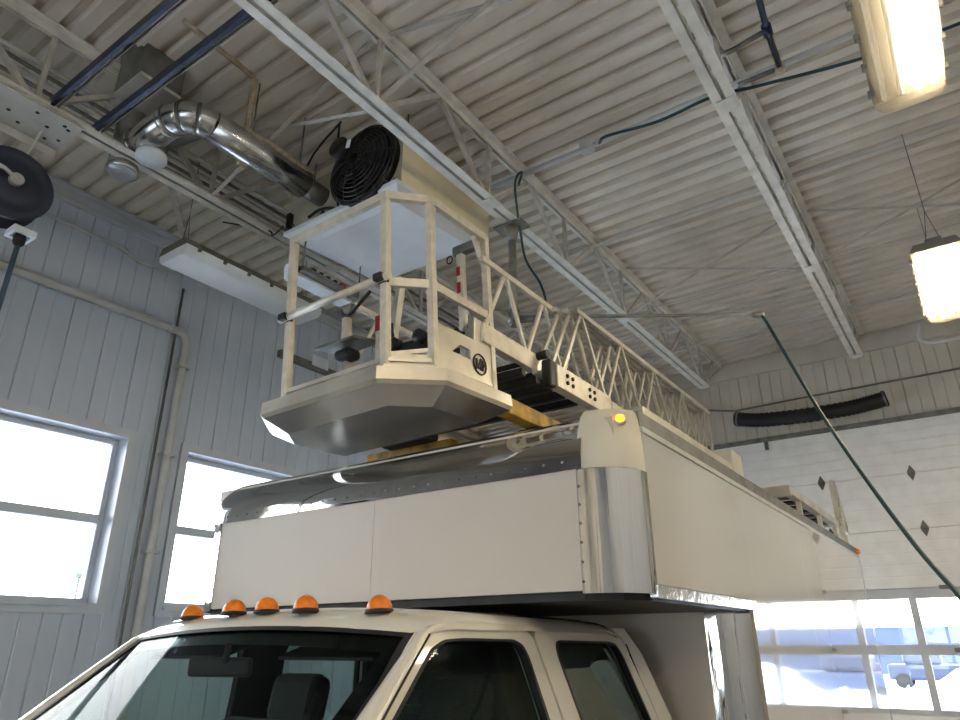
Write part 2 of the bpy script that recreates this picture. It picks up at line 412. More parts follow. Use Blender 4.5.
for z in (.61, 1.22, 1.83, 2.44, 3.05, 3.66):
    for xh in (-3.2, -2.28, -1.36, -.43, .50):
        h = MB(); yy = YB+.028
        if z > 2.6:
            h.prism([(xh, yy, z-.09), (xh+.038, yy, z-.015), (xh+.038, yy, z+.015), (xh, yy, z+.09), (xh-.038, yy, z+.015), (xh-.038, yy, z-.015)], (0, -.008, 0))
            h.tube([(xh-.03, yy-.012, z), (xh+.03, yy-.012, z)], .009, 8)
        else:
            h.b2((xh+.0, yy-.012, z-.02), (xh+.09, yy, z+.02), .004)
        h.build('hinge', 'hinge', gd)
for sx in (-1.9, .4):
    MB().b2((sx-.02, YB-.02, DZ1-.12), (sx+.02, YB+.028, DZ1-.02), .004).build('top_bracket', 'hinge', gd)
garage_door('door_2', FD0, FD1, YF-.03, -1, 'white sectional garage door behind the camera', [-3.0, -2.05, -1.15, -.2])

# corrugated roof deck: trapezoid ribs running along X
ck = MB(); PIT = .1525; yy = YF-.2; prof = []
while yy < YB+.2:
    prof += [(yy, ZC), (yy+.080, ZC), (yy+.098, ZC+.045), (yy+.1345, ZC+.045)]; yy += PIT
prof.append((yy, ZC))
ck.grid([[(x_, p[0], p[1]) for p in prof] for x_ in (XL-.2, XR+.2)], smooth=False)
ck.b2((XL-.3, YF-.3, ZC+.12), (XR+.3, YB+.3, ZC+.22))
struct(ck.build('ceiling', 'deck'), 'white corrugated steel roof deck', 'ceiling')

# ------------------------------------------------------------------ roof joists
def joist(xj, label, ends=(YF, YB)):
    t = thing('roof_joist', (xj, YB, 4.8), label, 'joist', 'open web roof joists')
    zb, zt = 4.82, 5.395; gap = .022; wl_ = .056
    for nm, z, y0, y1, sg in (('top_chord', zt, ends[0], ends[1], -1), ('bottom_chord', zb, ends[0]+.85, 8.15, 1)):
        c = MB()
        for s in (-1, 1):
            xa, xb = xj+s*gap/2, xj+s*(gap/2+wl_)
            c.b2((xa, y0, z), (xb, y1, z+sg*.008))
            c.b2((xa, y0, z), (xa+s*.007, y1, z+sg*.055))
        c.build(nm, 'joist', t)
    P_ = 1.17; yb = [2.27+P_*k for k in range(-5, 6)]
    for k, b in enumerate(yb):
        a0 = b-P_/2; a1 = b+P_/2
        for a in (a0, a1):
            if a < ends[0]: continue
            MB().bar((xj, b+(.03 if a > b else -.03), zb+.03), (xj, min(a, YB-.15), zt-.03), .03, .032).build('web_bar', 'joistdirty', t)
        MB().bar((xj, b, zb+.02), (xj, b, zt-.03), .026, .026, up=(0, 1, 0)).build('web_post', 'joistdirty', t)
    MB().bar((xj, 8.1, zb+.03), (xj, YB-.03, zt-.05), .02, .02).build('web_bar', 'joistdirty', t)
    for b in yb[::2]:                     # spacer plates between the chord angles
        MB().b2((xj-.05, b-.06, zb-.006), (xj+.05, b+.06, zb)).build('spacer_plate', 'joist', t)
JX = [-3.93, -2.325, -.63, 1.05, 2.7]
joist(JX[0], 'roof joist at left carrying the ends of the blue beams')
joist(JX[1], 'roof joist passing diagonally above the fan heater')
joist(JX[2], 'roof joist right of centre with the dark green hose tied to it')
joist(JX[3], 'roof joist to the right beyond the lit fixtures')
joist(JX[4], 'roof joist farthest right, out of view')

# cross bridging between joists
def bridge(xa, xb, y, label):
    t = thing('cross_bridging', (xa, y, 4.82), label, 'brace', 'cross bridging between the roof joists')
    MB().bar((xa+.06, y, 4.84), (xb-.06, y, 5.37), .03, .006).build('brace_bar', 'joistdirty', t)
    MB().bar((xa+.06, y+.03, 5.37), (xb-.06, y+.03, 4.84), .03, .006).build('brace_bar', 'joistdirty', t)
nm_ = {0: 'left of the heater', 1: 'between the middle two joists', 2: 'above the lit fixtures'}
for yb_, wh in ((2.25, 'nearest'), (5.75, 'farther')):
    for i in range(3):
        bridge(JX[i], JX[i+1], yb_, 'crossed white brace bars %s, the %s pair' % (nm_[i], wh))

tag(MB().bar((-3.95, 1.97, 4.85), (XL+.06, 2.98, 5.34), .045, .008).build('wall_brace', 'joistdirty'), 'white flat brace from the left joist to the wall beside the unlit light', 'brace')

# pipes and conduits along X below the deck
def pipe(name, pts, r, mt, label, cat, group=None, n=10):
    return tag(MB().tube(pts, r, n).build(name, mt, None), label, cat, group)
def xrun(py, z, r, lab, name='conduit', x0=XL+.05, x1=XR-.05):
    pipe(name, [(x0, py, z), (x1, py, z)], r, 'conduit', lab, 'conduit', 'conduits under the roof deck')
xrun(3.88, 5.33, .022, 'thick pale conduit across the roof ending at the dark green hose', x0=-2.9)
xrun(8.02, 5.34, .016, 'thin pale conduit across the roof nearest the end wall')
xrun(6.75, 5.36, .008, 'thin wire run across the roof beyond the pipe arm')
xrun(7.35, 5.36, .006, 'thinnest wire run across the roof near the end wall')
xrun(5.2, 5.35, .010, 'slim conduit across the roof between the two lit fixtures')
bx = at(580, 142, 2, 5.3)
jb = MB().b2((bx.x-.05, 3.84, 5.29), (bx.x+.05, 3.92, 5.38), .008).build('junction_box', 'conduit'); tag(jb, 'small round-edged junction box on the thick pale conduit', 'junction box')

# bundle of small pipes beside the left joist
for k in range(6):
    xo = -4.12-.075*k
    pipe('small_pipe', [(xo, YF+.3, 5.26), (xo, 3.6+.12*k, 5.26), (xo, 5.9, 5.26)], .014, 'galvdull' if k % 2 else 'conduit',
         'thin pipe beside the left joist, number %s counted from the joist' % ['one', 'two', 'three', 'four', 'five', 'six'][k], 'pipe', 'bundle of thin pipes by the left joist', 8)

# ------------------------------------------------------------------ left wall pipework
zc = 4.52
pc = [(XL+.035, YF+.1, zc), (XL+.035, 0, zc), (XL+.035, 3.06, zc)]+[(XL+.035, 3.06+.11*math.sin(a), zc-.11+.11*math.cos(a)) for a in [math.pi/2*k/6 for k in range(1, 7)]]+[(XL+.035, 3.17, 2.5), (XL+.035, 3.17, .05)]
wp = thing('wall_pipe', (XL+.03, 3.17, 0), 'pale pipe running along the left wall and turning down between the windows', 'pipe')
MB().tube(pc, .035, 12).build('pipe_run', 'conduit', wp)
for z in (.8, 1.9, 2.6, 3.4, 4.2): MB().b2((XL-.01, 3.11, z-.012), (XL+.078, 3.23, z+.012), .003).build('strap', 'conduit', wp)
MB().lathe((XL+.035, 2.98, zc), (0, 1, 0), [(.042, 0), (.042, .05)], 12).build('coupling', 'conduit', wp)
pipe('conduit', [(XL+.02, 3.06, .05), (XL+.02, 3.06, 4.95)], .012, 'galvdull', 'thin dark conduit beside the vertical wall pipe', 'conduit')
pipe('conduit', spline([(XL+.06, YF+.2, 5.06), (XL+.06, 1.8, 5.06), (XL+.06, 2.4, 5.05), (XL+.10, 2.6, 4.98), (XL+.3, 2.75, 4.92), (XL+.9, 2.9, 4.85)], 6), .013, 'conduit', 'thin conduit at the top of the left wall leading to the unlit light', 'conduit')
# dark rail with white plate on the far left wall
rl = thing('wall_rail', (XL, 4.4, 4.7), 'dark rail with a white plate on the left wall behind the basket', 'rail')
MB().b2((XL-.01, 4.2, 4.66), (XL+.05, 6.9, 4.74), .006).build('rail', 'galvdull', rl)
MB().b2((XL+.05, 4.62, 4.70), (XL+.06, 4.85, 4.82)).build('plate', 'whitecap', rl)

# ------------------------------------------------------------------ light fixtures
def fixture(x0, x1, y0, y1, z, lit, label, chains=True):
    """lit: tuple of four booleans, tubes counted along +X; z = underside of lens"""
    t = thing('light_fixture', ((x0+x1)/2, (y0+y1)/2, z), label, 'light fixture', 'fluorescent light fixtures')
    h = .13; i = .02
    hs = MB(); hs.prism([(x0, y0, z+.075), (x1, y0, z+.075), (x1-.03, y0, z+h), (x0+.03, y0, z+h)], (0, y1-y0, 0))
    hs.build('housing', 'housing', t)
    anylit = any(lit)
    ln = MB(); r0 = [(x0+.004, z+.074), (x0+.012, z+.03), (x0+.035, z+.004), (x0+.06, z), (x1-.06, z), (x1-.035, z+.004), (x1-.012, z+.03), (x1-.004, z+.074)]
    ends = [[(a, yv, b) for a, b in r0] for yv in (y0+.004, y1-.004)]
    ln.grid(ends); 
    for e in ends: ln._add(e, [tuple(range(8))])
    ln.build('diffuser', 'lens' if anylit else 'lenswhite', t)
    for k, on_ in enumerate(lit):
        xt = x0+(x1-x0)*(.17+.22*k)
        MB().tube([(xt, y0+.06, z+.045), (xt, y1-.06, z+.045)], .0128, 8).build('tube', 'tube_on' if on_ else 'tube_off', t)
    n = 6
    for k in range(n):
        yk = y0+(y1-y0)*(k+.5)/n
        for s, xx in ((-1, x0), (1, x1)):
            MB().b2((xx-.012, yk-.012, z+.05), (xx+.012, yk+.012, z+.085), .003).build('clip', 'galvdull', t)
    if chains:
        for yk in (y0+.08, y1-.08):
            MB().b2(((x0+x1)/2-.05, yk-.03, z+h), ((x0+x1)/2+.05, yk+.03, z+h+.05), .005).build('bracket', 'galvdull', t)
            MB().tube([((x0+x1)/2-.04, yk, z+h+.05), ((x0+x1)/2, yk, z+h+.28)], .003, 6).build('hanger_wire', 'galvdull', t)
            MB().tube([((x0+x1)/2+.04, yk, z+h+.05), ((x0+x1)/2, yk, z+h+.28), ((x0+x1)/2, yk, ZC)], .003, 6).build('hanger_wire', 'galvdull', t)
    return t
fixture(.06, .37, 2.10, 3.33, 4.29, (False, False, True, True), 'warm fluorescent fixture at top right with two tubes lit')
fixture(.06, .37, 5.10, 6.33, 4.31, (True, True, True, True), 'glowing four-tube fluorescent fixture hanging at the right edge')
fixture(-4.42, -4.08, 2.24, 3.52, 4.45, (False, False, False, False), 'unlit white fluorescent fixture hanging near the left wall')
for q, (fx, fy) in enumerate(((.06, -.9), (.06, -3.6), (2.4, 3.4), (2.4, .2), (2.4, -2.8), (2.4, 6.5))):  # unseen fixtures added to bring more warm light into the room
    fixture(fx, fx+.31, fy, fy+1.23, 4.3, (True, True, True, True), ['added unseen lit fixture overhead just behind the camera', 'added unseen lit fixture farthest behind the camera', 'added lit fixture at far right out of view', 'added lit fixture right of the camera out of view', 'added unseen lit fixture behind and right of the camera', 'added unseen lit fixture by the right wall near the end wall'][q])
# conduit feeding the glowing fixture
pipe('conduit', spline([at(921, 325, 1, 7.4), at(919, 332, 1, 7.4), at(921, 340, 1, 7.4), at(932, 342, 1, 7.4), at(960, 337, 1, 7.4), at(1010, 328, 1, 7.4)], 5), .022, 'conduit', 'white elbow pipe just below the glowing fixture at right', 'pipe')
# ------------------------------------------------------------------ fan heater
HX0, HX1, HY0, HY1, HZ0, HZ1 = -3.70, -2.60, 2.80, 3.72, 4.72, 5.13
ht = thing('unit_heater', ((HX0+HX1)/2, HY0, HZ0), 'cream unit heater with black fan hanging from the roof above the basket', 'heater')
sk = .05      # slight turn of the cabinet towards +X at the back
def hq(x, y, z): return (x+(y-HY0)*.09, y, z)
cab_ = MB(); cab_._add([hq(a, b, c) for c in (HZ0+.03, HZ1) for b in (HY0+.012, HY1) for a in (HX0, HX1)], [(0, 2, 3, 1), (4, 5, 7, 6), (0, 1, 5, 4), (2, 6, 7, 3), (0, 4, 6, 2), (1, 3, 7, 5)])
cab_.build('cabinet', 'cream', ht)
fp = MB().b2((HX0, HY0, HZ0+.03), (HX1, HY0+.012, HZ1)); fp.build('front_panel', 'heaterface', ht)
bt = MB()
ring0 = [hq(HX0-.02, HY0-.03, HZ0+.03), hq(HX1+.0, HY0-.03, HZ0+.03), hq(HX1+.0, HY1, HZ0+.03), hq(HX0-.02, HY1, HZ0+.03)]
ring1 = [hq(HX0-.02, HY0-.03, HZ0-.0), hq(HX1+.0, HY0-.03, HZ0-.0), hq(HX1+.0, HY1, HZ0-.0), hq(HX0-.02, HY1, HZ0-.0)]
ring2 = [hq(HX0+.20, HY0+.10, HZ0-.06), hq(HX1-.10, HY0+.10, HZ0-.06), hq(HX1-.10, HY1-.1, HZ0-.06), hq(HX0+.20, HY1-.1, HZ0-.06)]
bt.grid([ring0, ring1, ring2], False, True); bt._add(ring2, [(0, 1, 2, 3)]); bt._add(ring0, [(3, 2, 1, 0)])
bt.build('bottom_pan', 'heaterwhite', ht)
fc = Vector((-2.915, 2.68, 4.985)); FR = .31
# venturi disc, guard rings and spokes, hub motor, blades
MB().lathe((fc.x, 2.80, fc.z), (0, -1, 0), [(FR*.98, 0), (FR*.98, .05), (FR*.9, .06), (FR*.88, .02), (.02, .02)], 32).build('fan_shroud', 'black', ht)
g = MB()
for k in range(11):
    rr = FR*(.16+.84*k/10); bulge = .10*math.cos(k/10*1.45)
    g.tube([(fc.x+rr*math.cos(a), fc.y+.08-bulge, fc.z+rr*math.sin(a)) for a in [2*math.pi*i/36 for i in range(37)]], .0042, 5, caps=False)
for i in range(12):
    a = 2*math.pi*i/12
    g.tube([(fc.x+FR*(.16+.84*k/6)*math.cos(a), fc.y+.08-.10*math.cos(k/6*1.45)-.004, fc.z+FR*(.16+.84*k/6)*math.sin(a)) for k in range(7)], .0042, 5)
for a in (.78, 2.36, 3.93, 5.5):
    g.tube([(fc.x+FR*math.cos(a), fc.y+.065, fc.z+FR*math.sin(a)), (fc.x+FR*1.12*math.cos(a), 2.80, fc.z+FR*1.12*math.sin(a))], .006, 6)
g.build('fan_guard', 'guard', ht)
for k in range(4):
    a = k*math.pi/2+.4; b = MB(); rows = []
    for rr in (.05, .14, .24):
        rows.append([(fc.x+rr*math.cos(a+w_), 2.745+.03*s_, fc.z+rr*math.sin(a+w_)) for w_, s_ in ((-.42, 1), (0, 0), (.42, -1))])
    b.grid(rows); b.build('fan_blade', 'darkmetal', ht)
MB().lathe((fc.x-.06, 2.625, fc.z+.06), (0, -1, .12), [(.03, 0), (.075, .01), (.08, .02), (.08, .06), (.065, .075), (.01, .08)], 20).build('motor', 'black', ht)
MB().bar((fc.x+.03, 2.575, fc.z+.02), (fc.x+.04, 2.575, fc.z+.08), .012, .03).build('motor_tag', 'whitecap', ht)
MB().tube(spline([(fc.x-.08, 2.58, fc.z+.14), (fc.x-.10, 2.60, fc.z+.30), (fc.x-.18, 2.66, fc.z+.38), (fc.x-.45, 2.7, fc.z+.30), (fc.x-.62, 2.72, fc.z+.12)], 6), .008, 6).build('motor_cable', 'black', ht)
MB().tube(spline([(fc.x-.2, 2.79, fc.z-.22), (fc.x-.26, 2.785, fc.z-.235), (fc.x-.33, 2.785, fc.z-.20), (fc.x-.45, 2.785, fc.z-.17), (fc.x-.56, 2.785, fc.z-.19)], 6), .011, 7).build('lower_cable', 'black', ht)
text_mesh('painted_number', '4', .09, 'black', ht, (-3.34, HY0-.003, 4.79), (1, 0, 0), (0, 0, 1))
for xx, zz in ((HX1-.03, 5.02), (HX1-.05, 4.78), (HX0+.05, 4.8), (HX0+.05, 5.15)):
    MB().lathe((xx, HY0, zz), (0, -1, 0), [(.012, 0), (.012, .008), (.004, .012)], 8).build('screw', 'galvdull', ht)
for xx in (HX0+.1, HX1-.05):
    for yv in (HY0+.1, HY1-.1):
        MB().tube([(xx+(yv-HY0)*.09, yv, HZ1-.01), (xx+(yv-HY0)*.09, yv, ZC)], .005, 6).build('hanger_rod', 'galvdull', ht)
MB().b2((HX0-.0, HY0-.04, 4.77), (HX0+.04, HY0+.0, 4.90), .006).build('control_box', 'darkmetal', ht)
MB().tube(spline([(HX0+.01, HY0-.06, 4.78), (HX0-.08, HY0-.08, 4.72), (HX0-.2, HY0-.05, 4.83), (HX0-.4, HY0-.3, 4.84)], 6), .006, 6).build('control_wire', 'black', ht)

# silver exhaust duct from heater to flue
du = thing('exhaust_duct', (-3.92, 1.68, 4.85), 'shiny silver exhaust duct bending from the flue to the heater', 'duct')
zd = 4.93; ex = -3.36; ey = 1.70; R_ = .10; er = .16
MB().tube([(-4.02, ey, zd), (ex-er, ey, zd)], R_, 20).build('duct_pipe', 'galv', du)
n = 3; arc = [Vector((ex-er+er*math.sin(a*math.pi/2/12), ey+er-er*math.cos(a*math.pi/2/12), zd)) for a in range(13)]
for k in range(n):
    MB().tube(arc[k*4:k*4+5], R_, 24).build('elbow_gore', 'galv', du)
    MB().lathe(arc[k*4], arc[k*4+1]-arc[k*4], [(R_-.002, -.007), (R_+.003, -.004), (R_+.003, .004), (R_-.002, .007)], 24, False).build('elbow_seam', 'galvdull', du)
MB().tube([(ex, ey+er, zd), (ex, 2.62, zd)], R_, 20).build('duct_pipe', 'galv', du)
MB().tube([(ex, 2.60, zd), (ex, 2.80, zd)], .075, 16).build('draft_collar', 'galvdull', du)
for xx in (-3.90, -3.55): MB().lathe((xx, ey, zd), (1, 0, 0), [(R_-.002, -.014), (R_+.004, -.010), (R_+.004, .010), (R_-.002, .014)], 24, False).build('duct_clamp', 'galv', du)
for yv in (2.1, 2.5): MB().tube([(ex+.09, yv, zd+.06), (ex+.09, yv, ZC)], .006, 6).build('hanger_rod', 'galvdull', du)
sl = MB(); random.seed(4)
sl.tube(spline([(ex+.075, 2.05+.1*k, zd+.075+random.uniform(-.012, .012)) for k in range(7)], 3), .022, 7)
sl.build('sealant_strip', 'foamtan', du)
# flue
fl = thing('flue_pipe', (-4.02, 1.72, 4.75), 'dull grey vertical flue pipe with capped bottom at the duct tee', 'flue')
MB().tube([(-4.05, 1.70, 4.78), (-4.05, 1.70, 5.02), (-4.0, 1.68, 5.12), (-3.9, 1.66, 5.24), (-3.88, 1.65, 5.42)], .095, 20).build('pipe', 'galvdull', fl)
MB().lathe((-4.05, 1.70, 4.78), (0, 0, -1), [(.1, -.02), (.1, .012), (.085, .018), (.01, .012)], 20).build('cap', 'galv', fl)
MB().lathe((-4.05, 1.70, 5.06), (0, 0, 1), [(.094, -.016), (.1, -.012), (.1, .012), (.094, .016)], 20, False).build('band', 'galv', fl)
tb = thing('roof_thimble', (-3.62, 1.58, 5.2), 'dull sheet-metal roof box with a round collar above the duct', 'roof box')
tq = at(150, 84, 2, 5.27)
MB().b2(tq+Vector((-.15, -.14, -.10)), tq+Vector((.17, .13, .14)), .008).build('box', 'galvdull', tb)
MB().lathe(tq+Vector((.02, -.12, .10)), (.2, -1, -.3), [(.10, 0), (.10, .04)], 20).build('round_collar', 'galvdull', tb)
MB().b2(tq+Vector((-.15, -.14, -.125)), tq+Vector((.17, .13, -.10))).build('flange', 'platewhite', tb)
cp = thing('capped_duct', (-3.86, 1.86, 4.78), 'short dark duct stub with a white round cap facing down', 'duct')
cq = at(151, 159, 2, 4.80)
MB().tube([cq, cq+Vector((0, 0, .14)), cq+Vector((.06, .04, .19)), cq+Vector((.40, .12, .21))], .093, 20).build('stub', 'galvdull', cp)
MB().lathe(cq, (0, 0, -1), [(.096, -.03), (.096, .006), (.01, .008)], 24).build('cap', 'whitecap', cp)
# tan frame hanger by the duct
hg = thing('hanger_frame', (-3.2, 2.05, 5.0), 'tan bent hanger frame holding the silver duct', 'hanger')
pA = at(183, 20, 2, 5.32); pB = at(255, 78, 2, 5.25); pC = at(243, 160, 2, 4.9)
MB().tube([pA, pA.lerp(pB, .5), pB], .018, 8).build('arm', 'foamtan', hg)
MB().tube([pB, pB.lerp(pC, .5), pC], .022, 8).build('drop', 'foamtan', hg)
MB().box(pC, (.06, .06, .1), None, .01).build('foot', 'foamtan', hg)

# blue beams resting on the joist chords
for k, (yv, l_) in enumerate(((1.19, 'nearer of the two navy steel beams crossing the left joists'), (1.455, 'farther of the two navy steel beams, above the silver duct'))):
    b = thing('steel_beam', (-4.0, yv, 4.9), l_, 'beam', 'navy beams at upper left')
    MB().b2((-4.05, yv-.022, 4.87), (-2.25, yv-.017, 4.925)).build('web', 'bluestrut', b)
    MB().b2((-4.05, yv-.022, 4.925), (-2.25, yv+.022, 4.930)).build('upper_flange', 'bluestrut', b)
    MB().b2((-4.05, yv-.022, 4.865), (-2.25, yv+.0, 4.870)).build('lower_flange', 'bluestrut', b)
    MB().b2((-4.05, yv+.017, 4.865), (-2.25, yv+.022, 4.885)).build('lip', 'galvdull', b)

# hose reel
rc = Vector((-3.98, 1.10, 4.26))
hr = thing('hose_reel', (rc.x, rc.y, 4.0), 'large dark navy hose reel hanging at the left edge', 'hose reel')
MB().lathe(rc, (1, 0, 0), [(.02, -.10), (.204, -.10), (.212, -.085), (.212, -.075), (.17, -.07), (.17, .055), (.212, .06), (.215, .075), (.206, .09), (.17, .098), (.16, .088), (.12, .098), (.03, .105)], 40).build('spool', 'navy', hr)
MB().lathe(rc, (1, 0, 0), [(.035, .10), (.035, .14), (.03, .145), (.016, .145), (.016, .12)], 18).build('hub', 'conduit', hr)
MB().tube([rc+Vector((.13, 0, 0)), rc+Vector((.135, -.07, .03)), rc+Vector((.10, -.13, .055))], .012, 8).build('crank', 'conduit', hr)
pl = MB(); pl.b2((rc.x-.24, rc.y-.2, 4.795), (rc.x+.10, rc.y+.26, 4.805)); pl.b2((rc.x-.24, rc.y-.2, 4.74), (rc.x-.232, rc.y+.26, 4.8))
pl.build('mounting_plate', 'platewhite', hr)
for a, b in ((-.15, 0), (-.05, .12), (-.17, .16), (.03, .03), (-.08, -.08), (.04, .18), (.02, .21), (-.12, .22)):
    MB().lathe((rc.x+a, rc.y+b, 4.795), (0, 0, -1), [(.012, 0), (.012, .002)], 8).build('bolt_hole', 'black', hr)
for s in (-1, 1):
    MB().bar((rc.x-.13, rc.y+s*.03, rc.z), (rc.x-.13, rc.y+s*.12, 4.8), .05, .008).build('bracket_arm', 'platewhite', hr)
hm = MB(); gx = Vector((rc.x, rc.y+.13, rc.z-.235))
hm.b2(gx+Vector((-.06, -.06, -.02)), gx+Vector((-.035, .06, .02)), .006); hm.b2(gx+Vector((.035, -.06, -.02)), gx+Vector((.06, .06, .02)), .006)
hm.b2(gx+Vector((-.035, -.06, -.02)), gx+Vector((.035, -.04, .02)), .006); hm.b2(gx+Vector((-.035, .04, -.02)), gx+Vector((.035, .06, .02)), .006)
hm.build('hose_guide', 'whitecap', hr)
MB().lathe(gx+Vector((0, 0, -.02)), (0, 0, -1), [(.02, -.03), (.032, 0), (.03, .04), (.014, .06)], 14).build('hose_stopper', 'black', hr)
pipe('reel_hose', [gx+Vector((0, 0, -.08)), gx+Vector((.0, -.01, -.8)), gx+Vector((0, -.015, -2.6)), gx+Vector((0, -.02, -3.4))], .014, 'hoseblue', 'grey blue hose hanging down from the reel at left', 'hose')

# ------------------------------------------------------------------ ceiling pole, pipe arm and hoses
PX, PY = -2.34, 3.77
pb = thing('hose_boom', (PX, PY, 4.82), 'grey drop pipe with a long thin pipe arm carrying the hose', 'hose boom')
MB().tube([(PX, PY, 3.98), (PX, PY, 4.80)], .03, 14).build('drop_pipe', 'pipegalv', pb)
MB().lathe((PX, PY, 4.70), (0, 0, 1), [(.033, -.02), (.045, .05), (.06, .10)], 14).build('collar', 'pipegalv', pb)
MB().b2((PX-.12, PY-.07, 4.795), (PX+.12, PY+.07, 4.812)).build('clamp_plate', 'pipegalv', pb)
BE = at(757, 315, 2, 4.05); BS = Vector((PX+.03, PY+.02, 4.055))
MB().tube([BS, BS.lerp(BE, .5), BE], .0125, 10).build('arm_pipe', 'pipegalv', pb)
MB().lathe(BE, BE-BS, [(.018, -.03), (.024, 0), (.024, .025), (.016, .05)], 12).build('arm_end_fitting', 'pipegalv', pb)
sw = MB(); sw.lathe((PX, PY, 4.05), (0, 0, 1), [(.045, -.05), (.045, .05)], 14); sw.tube([(PX+.0, PY, 4.02), (PX+.13, PY+.06, 4.02)], .018, 8); sw.tube([(PX+.13, PY+.06, 4.04), (PX+.13, PY+.06, 3.94)], .014, 8)
sw.build('swivel', 'galvdull', pb)
HE = at(985, 630, 1, 3.2)
pipe('green_hose', spline([BE+Vector((.02, .01, 0)), BE+Vector((.05, .0, -.06)), at(790, 362, 1, 4.66), at(822, 415, 1, 4.45), at(868, 482, 1, 4.1), at(915, 545, 1, 3.75), at(960, 597, 1, 3.4), HE, Vector((.12, 2.9, 1.2)), Vector((.2, 2.7, .4)), Vector((.5, 2.5, .03)), Vector((1.2, 2.4, .02))], 8), .011, 'hosegreen', 'dark green hose slanting down from the pipe arm to the right', 'hose')
pipe('air_hose', spline([(PX+.02, PY+.08, 5.22), at(522, 172, 2, 5.18), at(515, 185, 2, 5.05), (PX+.05, PY+.05, 4.72), (PX+.09, PY+.05, 4.5), (PX+.18, PY+.08, 4.3), (PX+.21, PY+.09, 4.12), (PX+.13, PY+.07, 4.02)], 8), .009, 'hosegreen', 'short green hose looping beside the grey drop pipe', 'hose')
h0, h1, h2, h3 = at(607, 136, 2, 5.27), at(712, 97, 2, 5.22), at(762, 85, 2, 5.2), at(1010, 3, 2, 5.24)
pipe('roof_hose', spline([Vector((h0.x-.10, 3.87, 5.315)), h0, h0.lerp(h1, .5)-Vector((0, 0, .035)), h1, h2, h2.lerp(h3, .5)-Vector((0, 0, .05)), h3, Vector((1.05, 4.1, 5.30)), Vector((2.7, 4.15, 5.30)), Vector((XR-.03, 4.2, 5.32))], 8), .011, 'hosegreen', 'long dark green hose sagging under the roof across the right joist', 'hose')
# dark blue pipe near the top right joist
b0, b1 = at(757, -8, 2, 5.12), at(780, 68, 2, 5.16); bmid = at(767, 30, 2, 5.14)
bp_ = thing('blue_pipe', b1, 'dark blue pipe with side branch beside the right joist', 'pipe')
MB().tube([b0+(b0-b1)*.6, b0, bmid, b1], .018, 10).tube([b0+(b0-b1)*.55, Vector((b0.x, b0.y-.3, ZC-.002))], .01, 6).build('main_pipe', 'bluestrut', bp_)
br = at(733, 50, 2, 5.14)
MB().tube([bmid, br, Vector((-.60, br.y, br.z))], .016, 8).build('branch', 'galvdull', bp_)
MB().lathe(bmid, b1-b0, [(.028, -.04), (.028, .04)], 10).build('tee', 'bluestrut', bp_)
MB().lathe(b1, (0, 0, -1), [(.03, -.03), (.03, .03)], 10).build('elbow', 'foamtan', bp_)
b2_ = at(750, 80, 2, 5.2)
MB().tube([b1, b2_, Vector((-.60, b2_.y, b2_.z))], .016, 8).build('branch', 'galvdull', bp_)

# black flexible duct hung on the end wall
pts = [at(735, 419, 1, 8.905), at(760, 420, 1, 8.905), at(800, 416, 1, 8.905), at(845, 409, 1, 8.905), at(870, 403, 1, 8.905), at(887, 398, 1, 8.905)]
sp_ = spline(pts, 14)
fd = thing('flexible_duct', (pts[0].x, 8.9, pts[0].z), 'black corrugated flexible hose hung across the end wall', 'hose')
MB().tube(sp_, .085, 14, rfun=lambda i: .082 + (.012 if i % 2 else 0)).build('corrugated_hose', 'black', fd)
for q in (2, len(sp_)-3): MB().lathe(sp_[q], (sp_[q+1]-sp_[q]), [(.1, -.012), (.1, .012)], 14, False).build('strap', 'galvdull', fd)
pipe('conduit', [at(700, 410, 1, 8.95), at(735, 411, 1, 8.95), (-1.4, 8.95, 4.72), (XR-.1, 8.95, 4.75)], .012, 'galvdull', 'thin grey conduit along the end wall behind the black hose', 'conduit')

# ------------------------------------------------------------------ the truck
TXC = -2.2
BX0, BX1, BY0, BY1 = -3.52, -.98, 2.31, 7.87
ZU, ZL, ZT = 2.055, 2.53, 2.76          # overhang underside, lip seam, top
CR = .19
tr = thing('rescue_truck', (TXC, 3.0, 0), 'white crew-cab box truck with aerial ladder and basket on its roof', 'truck')

# --- box: structure
bb = MB()
bb.b2((BX0+.06, BY0+.06, ZU+.03), (BX1-.06, 3.80, ZL+.18))
bb.b2((BX0+.06, 3.62, .95), (BX1-.06, BY1-.03, ZL+.18))
bb.build('box_body', 'boxpanel', tr)
def cornerpts(x, y, sx, r, n=10):
    """quarter cylinder: from front face tangent to the side tangent"""
    return [(x-sx*r+sx*r*math.sin(a), y+r-r*math.cos(a)) for a in [math.pi/2*k/n for k in range(n+1)]]
# front panels
mid = at(372, 555, 1, BY0).x
for a, b in ((BX0+CR+.005, mid-.001), (mid+.001, BX1-CR-.005)):
    MB().b2((a, BY0, ZU+.02), (b, BY0+.06, ZL), .0008).build('front_panel', 'boxpanel', tr)
